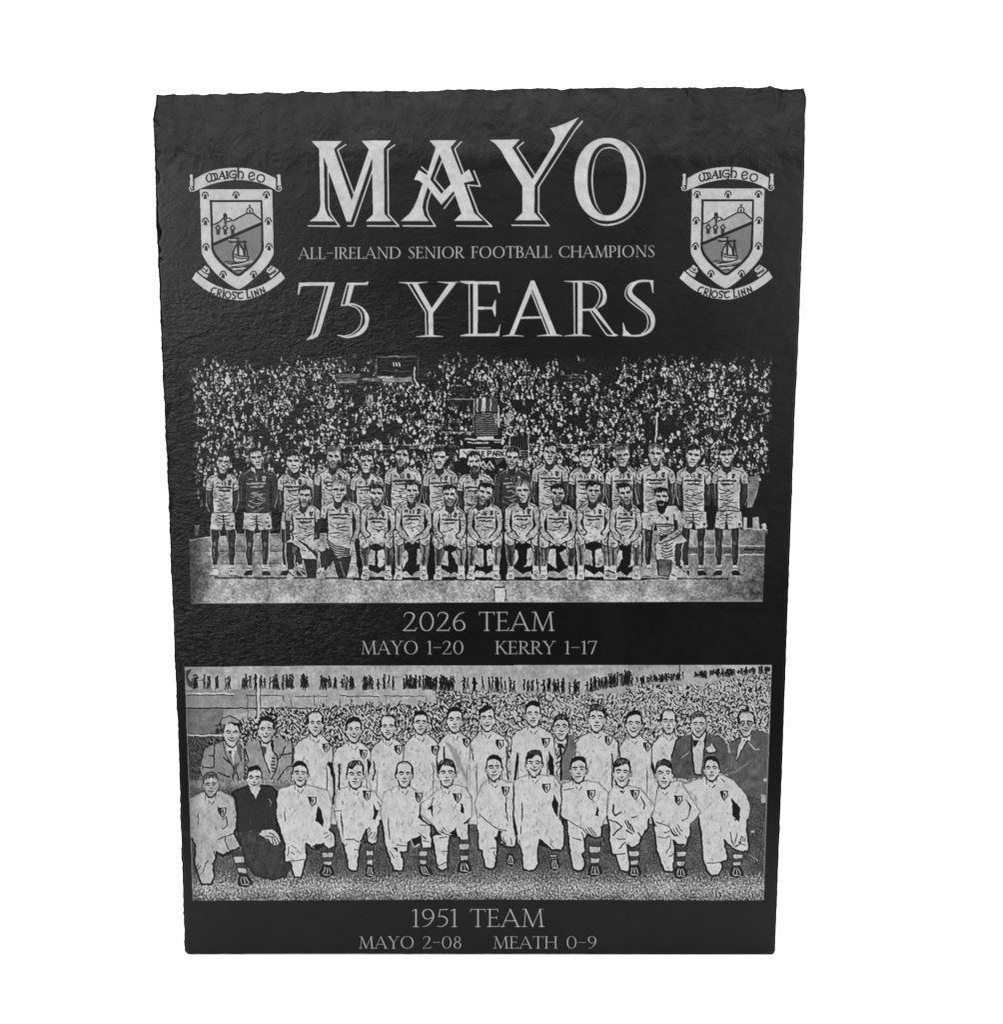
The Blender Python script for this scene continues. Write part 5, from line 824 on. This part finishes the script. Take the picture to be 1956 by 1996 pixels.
def slate_material():
    """bare slate where the vertex value 'etch' is 0, pale laser-etched stone where it is 1"""
    m, nt, N = nodes_of('etched_slate'); L = nt.links.new; M = lambda op, a, b=None, clamp=False: math_n(nt, N, op, a, b, clamp)
    tc = N('ShaderNodeTexCoord', object=plaque); at = N('ShaderNodeAttribute', attribute_name='etch')
    sep = N('ShaderNodeSeparateXYZ'); L(tc.outputs['Object'], sep.inputs[0])
    def noise(scale, detail=4., rough=.55, sc=(1, 1, 1), dist=0.):
        mp = N('ShaderNodeMapping'); mp.inputs['Scale'].default_value = sc; L(tc.outputs['Object'], mp.inputs[0])
        n = N('ShaderNodeTexNoise'); L(mp.outputs[0], n.inputs['Vector']); n.inputs['Scale'].default_value = scale; n.inputs['Detail'].default_value = detail
        n.inputs['Roughness'].default_value = rough; n.inputs['Distortion'].default_value = dist; return n.outputs[0]
    def ramp(x, a, b):
        n = N('ShaderNodeMapRange', interpolation_type='SMOOTHSTEP'); n.inputs['From Min'].default_value = a; n.inputs['From Max'].default_value = b; L(x, n.inputs['Value']); return n.outputs[0]
    # the stone is coarsely riven on one side and rubbed smooth elsewhere
    brow = ramp(M('ADD', sep.outputs[2], M('MULTIPLY', M('SUBTRACT', noise(45., 3.), .5), .016)), .322, .333); patch = noise(9., 3.)
    side = ramp(M('SUBTRACT', M('MULTIPLY', M('SUBTRACT', patch, .5), .11), sep.outputs[0]), -.035, .105)
    low = ramp(sep.outputs[2], .085, .15); high = ramp(M('MULTIPLY', sep.outputs[2], -1), -.30, -.24)
    riven = M('MULTIPLY', M('MULTIPLY', side, low), M('ADD', M('MULTIPLY', high, .85), .15))
    wrinkle = noise(430., 3., .55, (.62, 1, 1.25), 1.6); coarse = noise(120., 4., .6, (.8, 1, 1.2), .8); grain = noise(2600., 2.); slow = noise(30., 3.)
    hgt = M('ADD', M('MULTIPLY', M('MULTIPLY', wrinkle, riven), 1.15), M('ADD', M('MULTIPLY', coarse, M('ADD', M('MULTIPLY', riven, .9), .3)), M('MULTIPLY', grain, .055)))
    hgt = M('ADD', hgt, M('MULTIPLY', slow, .5)); hgt = M('ADD', hgt, M('MULTIPLY', M('MULTIPLY', brow, noise(130., 6., .6, (1, 1, .7), .6)), 2.6)); hgt = M('ADD', hgt, M('MULTIPLY', at.outputs['Fac'], -.3))
    bump = N('ShaderNodeBump'); bump.inputs['Distance'].default_value = .00042; L(hgt, bump.inputs['Height'])
    L(M('SUBTRACT', 1., M('MULTIPLY', at.outputs['Fac'], .55, ), True), bump.inputs['Strength'])
    tint = M('ADD', M('MULTIPLY', ramp(coarse, .3, .75), .6), M('MULTIPLY', slow, .8))
    dust = M('MULTIPLY', ramp(noise(1500., 2.), .66, .76), ramp(noise(40., 3.), .45, .62))
    broken = M('MULTIPLY', M('MULTIPLY', brow, ramp(noise(95., 4., .6, (.7, 1, 1)), .46, .7)), .007)
    dark = M('ADD', M('ADD', .0004, M('MULTIPLY', tint, .0017)), M('ADD', M('MULTIPLY', dust, .012), broken))
    mott = M('ADD', M('MULTIPLY', noise(210., 5., .62), .20), M('MULTIPLY', noise(60., 3., .5, (1, 1, .6)), .16))
    pale = M('MULTIPLY', M('ADD', .82, mott), ETCH)
    e = M('POWER', at.outputs['Fac'], 2.2); alb = M('ADD', dark, M('MULTIPLY', e, pale))
    col = N('ShaderNodeCombineColor'); [L(alb, col.inputs[i]) for i in range(3)]
    b = N('ShaderNodeBsdfPrincipled'); L(col.outputs[0], b.inputs['Base Color']); L(bump.outputs[0], b.inputs['Normal'])
    L(M('ADD', .27, M('ADD', M('MULTIPLY', at.outputs['Fac'], .4), M('ADD', M('MULTIPLY', slow, .12), M('MULTIPLY', brow, .1)))), b.inputs['Roughness'])
    L(M('MULTIPLY', M('SUBTRACT', 1., M('MULTIPLY', at.outputs['Fac'], .8), True), SPEC), b.inputs['Specular IOR Level'])
    o = N('ShaderNodeOutputMaterial'); L(b.outputs[0], o.inputs[0]); return m

def paper_material():
    m, nt, N = nodes_of('white_paper'); L = nt.links.new
    tc = N('ShaderNodeTexCoord'); n = N('ShaderNodeTexNoise'); n.inputs['Scale'].default_value = 3; n.inputs['Detail'].default_value = 4; L(tc.outputs['Object'], n.inputs['Vector'])
    r = N('ShaderNodeMapRange'); r.inputs['To Min'].default_value = .84; r.inputs['To Max'].default_value = .88; L(n.outputs[0], r.inputs['Value'])
    c = N('ShaderNodeCombineColor'); [L(r.outputs[0], c.inputs[i]) for i in range(3)]
    b = N('ShaderNodeBsdfPrincipled'); b.inputs['Roughness'].default_value = .9; b.inputs['Specular IOR Level'].default_value = .1; L(c.outputs[0], b.inputs['Base Color'])
    o = N('ShaderNodeOutputMaterial'); L(b.outputs[0], o.inputs[0]); return m
ETCH, SPEC = .30, .15
MAT = slate_material()

# ---------------------------------------------------------------- mesh helpers
def mesh_from(name, verts, faces, mat, parent=None, etch=None, smooth_shade=False):
    """verts (n,3), faces (m,4) or a list of polygons"""
    me = bpy.data.meshes.new(name); F = [np.asarray(f).ravel() for f in faces] if not isinstance(faces, np.ndarray) else None
    me.vertices.add(len(verts)); me.vertices.foreach_set('co', np.ascontiguousarray(verts, np.float32).ravel())
    idx = faces.ravel() if F is None else np.concatenate(F); cnt = np.full(len(faces), 4) if F is None else np.array([len(f) for f in F])
    me.loops.add(len(idx)); me.loops.foreach_set('vertex_index', idx.astype(np.int32))
    me.polygons.add(len(cnt)); me.polygons.foreach_set('loop_start', np.concatenate([[0], np.cumsum(cnt)[:-1]]).astype(np.int32))
    me.polygons.foreach_set('use_smooth', np.full(len(cnt), smooth_shade))
    me.update(calc_edges=True)
    if etch is not None:
        a = me.attributes.new('etch', 'FLOAT', 'POINT'); a.data.foreach_set('value', np.ascontiguousarray(etch, np.float32))
    me.materials.append(mat); o = bpy.data.objects.new(name, me); C.collection.objects.link(o)
    if parent: o.parent = parent
    return o

LIFT = -.00012                                                       # etched film a hair proud of the stone
def etched(cv, step=1.25):
    """samples a finished canvas on a lattice lying on the plaque; returns a function that makes one mesh out of the faces with given ids"""
    nx, ny = int(cv.w/2/step), int(cv.h/2/step)
    X = cv.x0+np.linspace(.3, cv.w/2-.3, nx); Y = cv.y0+np.linspace(.3, cv.h/2-.3, ny)
    fx = np.clip((X-cv.x0)*2-.5, 0, cv.w-1.01); fy = np.clip((Y-cv.y0)*2-.5, 0, cv.h-1.01); ix, iy = fx.astype(int), fy.astype(int); tx, ty = (fx-ix), (fy-iy)[:, None]
    v = cv.v; val = (v[iy][:, ix]*(1-tx)+v[iy][:, ix+1]*tx)*(1-ty)+(v[iy+1][:, ix]*(1-tx)+v[iy+1][:, ix+1]*tx)*ty
    ids = cv.id[np.rint(fy).astype(int)[:-1]][:, np.rint(fx).astype(int)[:-1]]
    gx, gz = on_face(*np.meshgrid(X, Y)); P = np.stack([gx, np.full_like(gx, LIFT), gz], -1).reshape(-1, 3); val = np.clip(val, 0, 1.06).ravel()
    q = np.arange(nx*ny).reshape(ny, nx); Q = np.stack([q[:-1, :-1], q[1:, :-1], q[1:, 1:], q[:-1, 1:]], -1)
    on = np.maximum.reduce([val.reshape(ny, nx)[a:ny-1+a, b:nx-1+b] for a in (0, 1) for b in (0, 1)]) > .004
    def make(name, which, parent):
        sel = np.isin(ids, which) & (on if 0 not in which or not getattr(cv, 'n', 0) else on | True)
        if getattr(cv, 'n', 0): sel = np.isin(ids, which)
        f = Q[sel]
        if len(f) == 0: return None
        u, inv = np.unique(f.ravel(), return_inverse=True)
        return mesh_from(name, P[u], inv.reshape(-1, 4), MAT, parent, val[u])
    def nearest():                                                   # faces touched only by a soft edge belong to the nearest drawn id
        nonlocal ids
        for _ in range(6):
            z = (ids == 0) & on
            if not z.any(): break
            best = ids.copy()
            for dy, dx in ((0, 1), (0, -1), (1, 0), (-1, 0), (1, 1), (-1, -1), (1, -1), (-1, 1)):
                s = np.roll(ids, (dy, dx), (0, 1)); best = np.where((best == 0) & (s > 0), s, best)
            ids = np.where(z, best, ids)
    return make, nearest

def ragged(seed, n, amp, s=3.):
    k = np.random.default_rng(seed).standard_normal(n+60); g = np.exp(-.5*(np.arange(-20, 21)/s)**2); return amp*np.convolve(k, g/np.sqrt((g*g).sum()), 'same')[30:30+n]

# ---------------------------------------------------------------- the stone
LEFT = [(303,184),(303,192),(302,205),(299,219),(297.5,232),(297.5,245),(299,262),(300.5,300),(301.5,340),(304,430),(311,600),(315,700),(319.5,800),(324,900),(328.5,1000),(335,1177),(340,1300),(346,1412),(351,1576),(354.5,1700),(357.5,1797),(359,1846),(361,1855),(365,1861)]
RIGHT = [(1568.5,173),(1571,181),(1573.5,190),(1573,204),(1571,220),(1570,300),(1567,428),(1562,557),(1557,686),(1551.5,789),(1544,1000),(1534,1270),(1526,1500),(1518,1700),(1513.5,1820),(1512,1853),(1509,1860),(1503,1862)]
TOP = [(303,184),(335,183.5),(352,186),(362,184),(375,182.5),(394,184),(415,181),(436,184),(447,180.5),(470,181.5),(515,179),(555,180.5),(575,179.5),(588,176.5),(600,178.5),(640,180),(664,178),(712,177),(760,176),(800,177),(856,176.5),(868,174.5),(920,173.5),(968,175),(990,172.5),(1010,171.5),(1080,172),(1097,174.5),(1112,171),(1150,171),(1180,170.5),(1200,169.5),(1225,170.5),(1255,169.5),(1275,171.5),(1315,170.5),(1355,169.5),(1372,171),(1400,168.5),(1430,168),(1460,170.5),(1488,170.5),(1497,168),(1502,166.8),(1507,168),(1512,170.5),(1540,173.5),(1568.5,173)]
BOT = [(365,1861),(500,1860.2),(700,1860),(900,1860.6),(1100,1860.6),(1300,1861.8),(1503,1862)]
def line_of(pts, axis): a = np.array(pts, float); return (lambda t: np.interp(t, a[:, 1-axis], a[:, axis]))
def build_slab():
    nu, nv = 460, 600
    w = lambda n: (lambda t: t+.018*np.sin(2*np.pi*t)*-1)(np.linspace(0, 1, n))      # finer towards the edges
    u, v = np.meshgrid(w(nu), w(nv))
    lf, rf, tf, bf = line_of(LEFT, 0), line_of(RIGHT, 0), line_of(TOP, 1), line_of(BOT, 1)
    ys = np.linspace(150, 1900, 1400); jl = ragged(1, 1400, .4, 1.6)+ragged(2, 1400, .5, 9); jr = ragged(3, 1400, .22, 3); xs = np.linspace(280, 1600, 1100); jt = ragged(4, 1100, .4, 1.5)+ragged(5, 1100, .5, 5); jb = ragged(6, 1100, .25, 8)
    X = 303+u*1266
    for _ in range(3):
        Y = (1-v)*(tf(X)+np.interp(X, xs, jt))+v*(bf(X)+np.interp(X, xs, jb)*.5)
        X = (1-u)*(lf(Y)+np.interp(Y, ys, jl))+u*(rf(Y)+np.interp(Y, ys, jr))
    dT, dL, dR, dB = Y-tf(X), X-lf(Y), rf(Y)-X, bf(X)-Y
    d = np.zeros_like(X); R = np.random.default_rng(17)
    fac = R.standard_normal((60, 160)); 
    def lump(sx, sy, seed):
        g = np.random.default_rng(seed).standard_normal((90, 140)); a = np.clip((X-280)/sx, 0, 138.9); b = np.clip((Y-150)/sy, 0, 88.9); i, j = a.astype(int), b.astype(int); p, q = a-i, b-j
        p, q = p*p*(3-2*p), q*q*(3-2*q); return (g[j, i]*(1-p)+g[j, i+1]*p)*(1-q)+(g[j+1, i]*(1-p)+g[j+1, i+1]*p)*q
    for cx, hw, ln, dp, sk in ((360,62,52,2.0,.15),(465,75,46,2.6,-.5),(560,60,34,1.6,.3),(655,52,42,2.2,-.2),(740,70,62,2.6,.5),(850,60,36,2.,.45),(905,44,30,1.7,.2),(985,70,34,1.5,-.4),(1075,62,56,2.4,.6),(1150,36,22,1.2,0),(1230,64,52,2.4,.7),(1300,40,42,1.6,-.2),(1385,60,58,2.6,.75),(1435,28,36,1.4,-.5),(1500,30,20,1.2,.2),(1545,30,24,1.2,-.3)):
        xx = X-cx-sk*dT+5*lump(26, 20, int(cx)); L = ln*np.sqrt(np.clip(1-(xx/hw)**2, 0, 1))*(1+.16*lump(24, 18, int(cx)+1)); t = np.clip(1-dT/np.maximum(L, 1e-3), 0, 1)
        d = np.maximum(d, np.where(L > 2, .36*dp*(t**.9)*np.clip(L/ln*1.6, 0, 1), 0))
    d += np.clip(1-dT/40, 0, 1)*(.16*np.abs(lump(22, 12, 5))+.08*np.abs(lump(8, 7, 6)))
    chip = np.clip(lump(40, 17, 8)*.8+lump(14, 7, 9)*.9, -.2, 2.4); d += np.clip(1-dL/(4+5*np.clip(chip, 0, 2)), 0, 1)*(.22+.36*np.clip(chip, 0, 2))
    d += .38*np.clip(1-dL/2.6, 0, 1)**2+.3*np.clip(1-dR/2.5, 0, 1)**2+.3*np.clip(1-dT/2.2, 0, 1)**2+.5*np.clip(1-dB/3.5, 0, 1)**2
    gx, gz = on_face(X, Y); floor = gz.min(); gz = np.where(dB < 3, np.maximum(gz, 0), gz)
    P = np.stack([gx, d*.001, np.maximum(gz, 0)], -1).reshape(-1, 3)
    q = np.arange(nu*nv).reshape(nv, nu); faces = [f for f in np.stack([q[:-1, :-1], q[1:, :-1], q[1:, 1:], q[:-1, 1:]], -1).reshape(-1, 4)]
    ring = np.concatenate([q[0, :-1], q[:-1, -1], q[-1, :0:-1], q[:0:-1, 0]]); n = len(ring); base = len(P); allP = [P]; prev = ring
    for k, y in enumerate((.0028, .0048, .0074)):                    # broken edge, three courses back to the rear face
        r = P[ring].copy(); c = np.array([r[:, 0].mean(), 0, r[:, 2].mean()]); s = 1-.0012*(k+1)
        r[:, 0] = c[0]+(r[:, 0]-c[0])*s; r[:, 2] = np.maximum(0, r[:, 2]*s+(.0004 if k == 2 else 0)*0); r[:, 1] = np.maximum(y+ragged(30+k, n, .00025, 4), P[ring][:, 1]+.0006*(k+1))
        cur = base+np.arange(n); base += n; allP.append(r); faces += [np.array(f) for f in zip(prev, np.roll(prev, -1), np.roll(cur, -1), cur)]; prev = cur
    faces.append(prev.copy())
    faces = [f[::-1] if i >= (nu-1)*(nv-1) else f for i, f in enumerate(faces)]
    o = mesh_from('slab', np.concatenate(allP), faces, MAT, plaque, smooth_shade=True)
    return o
build_slab()

# ---------------------------------------------------------------- the engraving
def soften(cv, s=.75):
    cv.v = gauss(cv.v, s)
    m = dog(cv.h, cv.w, 2.2, 0, 5)*.5+dog(cv.h, cv.w, 7, 0, 6)*.8; cv.v = np.where(cv.v > .3, cv.v*(1+.03*m), cv.v).astype(np.float32); return cv
cv = soften(art_title()); mk, near = etched(cv); near()
for k in range(4): mk('title_letter', [k+1], plaque)
cv = soften(art_years()); mk, near = etched(cv); near(); mk('anniversary_lettering', list(range(1, 8)), plaque)
CAPS = (('subtitle_lettering', 574, 472, 1286, 512, [('ALL-IRELAND SENIOR FOOTBALL CHAMPIONS', 581.5, 504.8, 1277.5, 500.8, 22.6, .86, False, 1.15)]),
        ('caption_lettering', 776, 1184, 1092, 1238, [('2026 TEAM', 785, 1229.8, 1081.6, 1229.3, 37, .9, True, 1.)]),
        ('score_lettering', 696, 1240, 1176, 1284, [('MAYO 1-20', 703, 1275, 905, 1275, 26, .8, False, 1.05), ('KERRY 1-17', 965.4, 1274.7, 1165.3, 1274.5, 25.4, .8, False, 1.05)]),
        ('caption_lettering', 792, 1764, 1072, 1814, [('1951 TEAM', 801.5, 1806.7, 1061.8, 1806.4, 35, .88, True, 1.)]),
        ('score_lettering', 690, 1816, 1176, 1856, [('MAYO 2-08', 699, 1848.6, 901, 1848.6, 24, .78, False, 1.05), ('MEATH 0-9', 961, 1848.6, 1164.5, 1848.5, 24, .78, False, 1.05)]))
for nm, x0, y0, x1, y1, rows in CAPS:
    cv = soften(art_caption(rows, x0, y0, x1, y1), .8); mk, near = etched(cv, 1.); near(); mk(nm, [1, 2], plaque)
cv = soften(art_crest(), .5); mk, near = etched(cv, 1.); near()
crest = mk('crest', [2], plaque); mk('scroll', [1], crest); mk('scroll', [3], crest)
ax, az = on_face(459, 365); bx, bz = on_face(1419.6, 363.5)
twin = crest.copy(); C.collection.objects.link(twin); twin.parent = plaque; twin.location = (float(bx-ax), 0, float(bz-az))
for ch in list(crest.children):
    c = ch.copy(); C.collection.objects.link(c); c.parent = twin
for art, kids in ((art_team_now, 'player'), (art_team_then, 'player')):
    cv = art(); mk, near = etched(cv, 1.25); pic = mk('team_engraving', [0], plaque)
    for k in range(1, cv.n+1): mk(kids, [k], pic)

# ---------------------------------------------------------------- the white sweep it stands on
prof = [(-.13, 0), (.9, 0)]+[(.9+.7*math.sin(a), .7-.7*math.cos(a)) for a in np.linspace(0, math.pi/2, 13)[1:]]+[(1.6, 2.4)]
V = np.array([(x, y, z) for y, z in prof for x in (-2.4, 2.4)], float); n = len(prof)
sw = mesh_from('backdrop', V, [np.array((2*i, 2*i+1, 2*i+3, 2*i+2)) for i in range(n-1)], paper_material(), smooth_shade=True)
sw['kind'] = 'structure'; sw['label'] = 'seamless white paper under and behind the plaque'
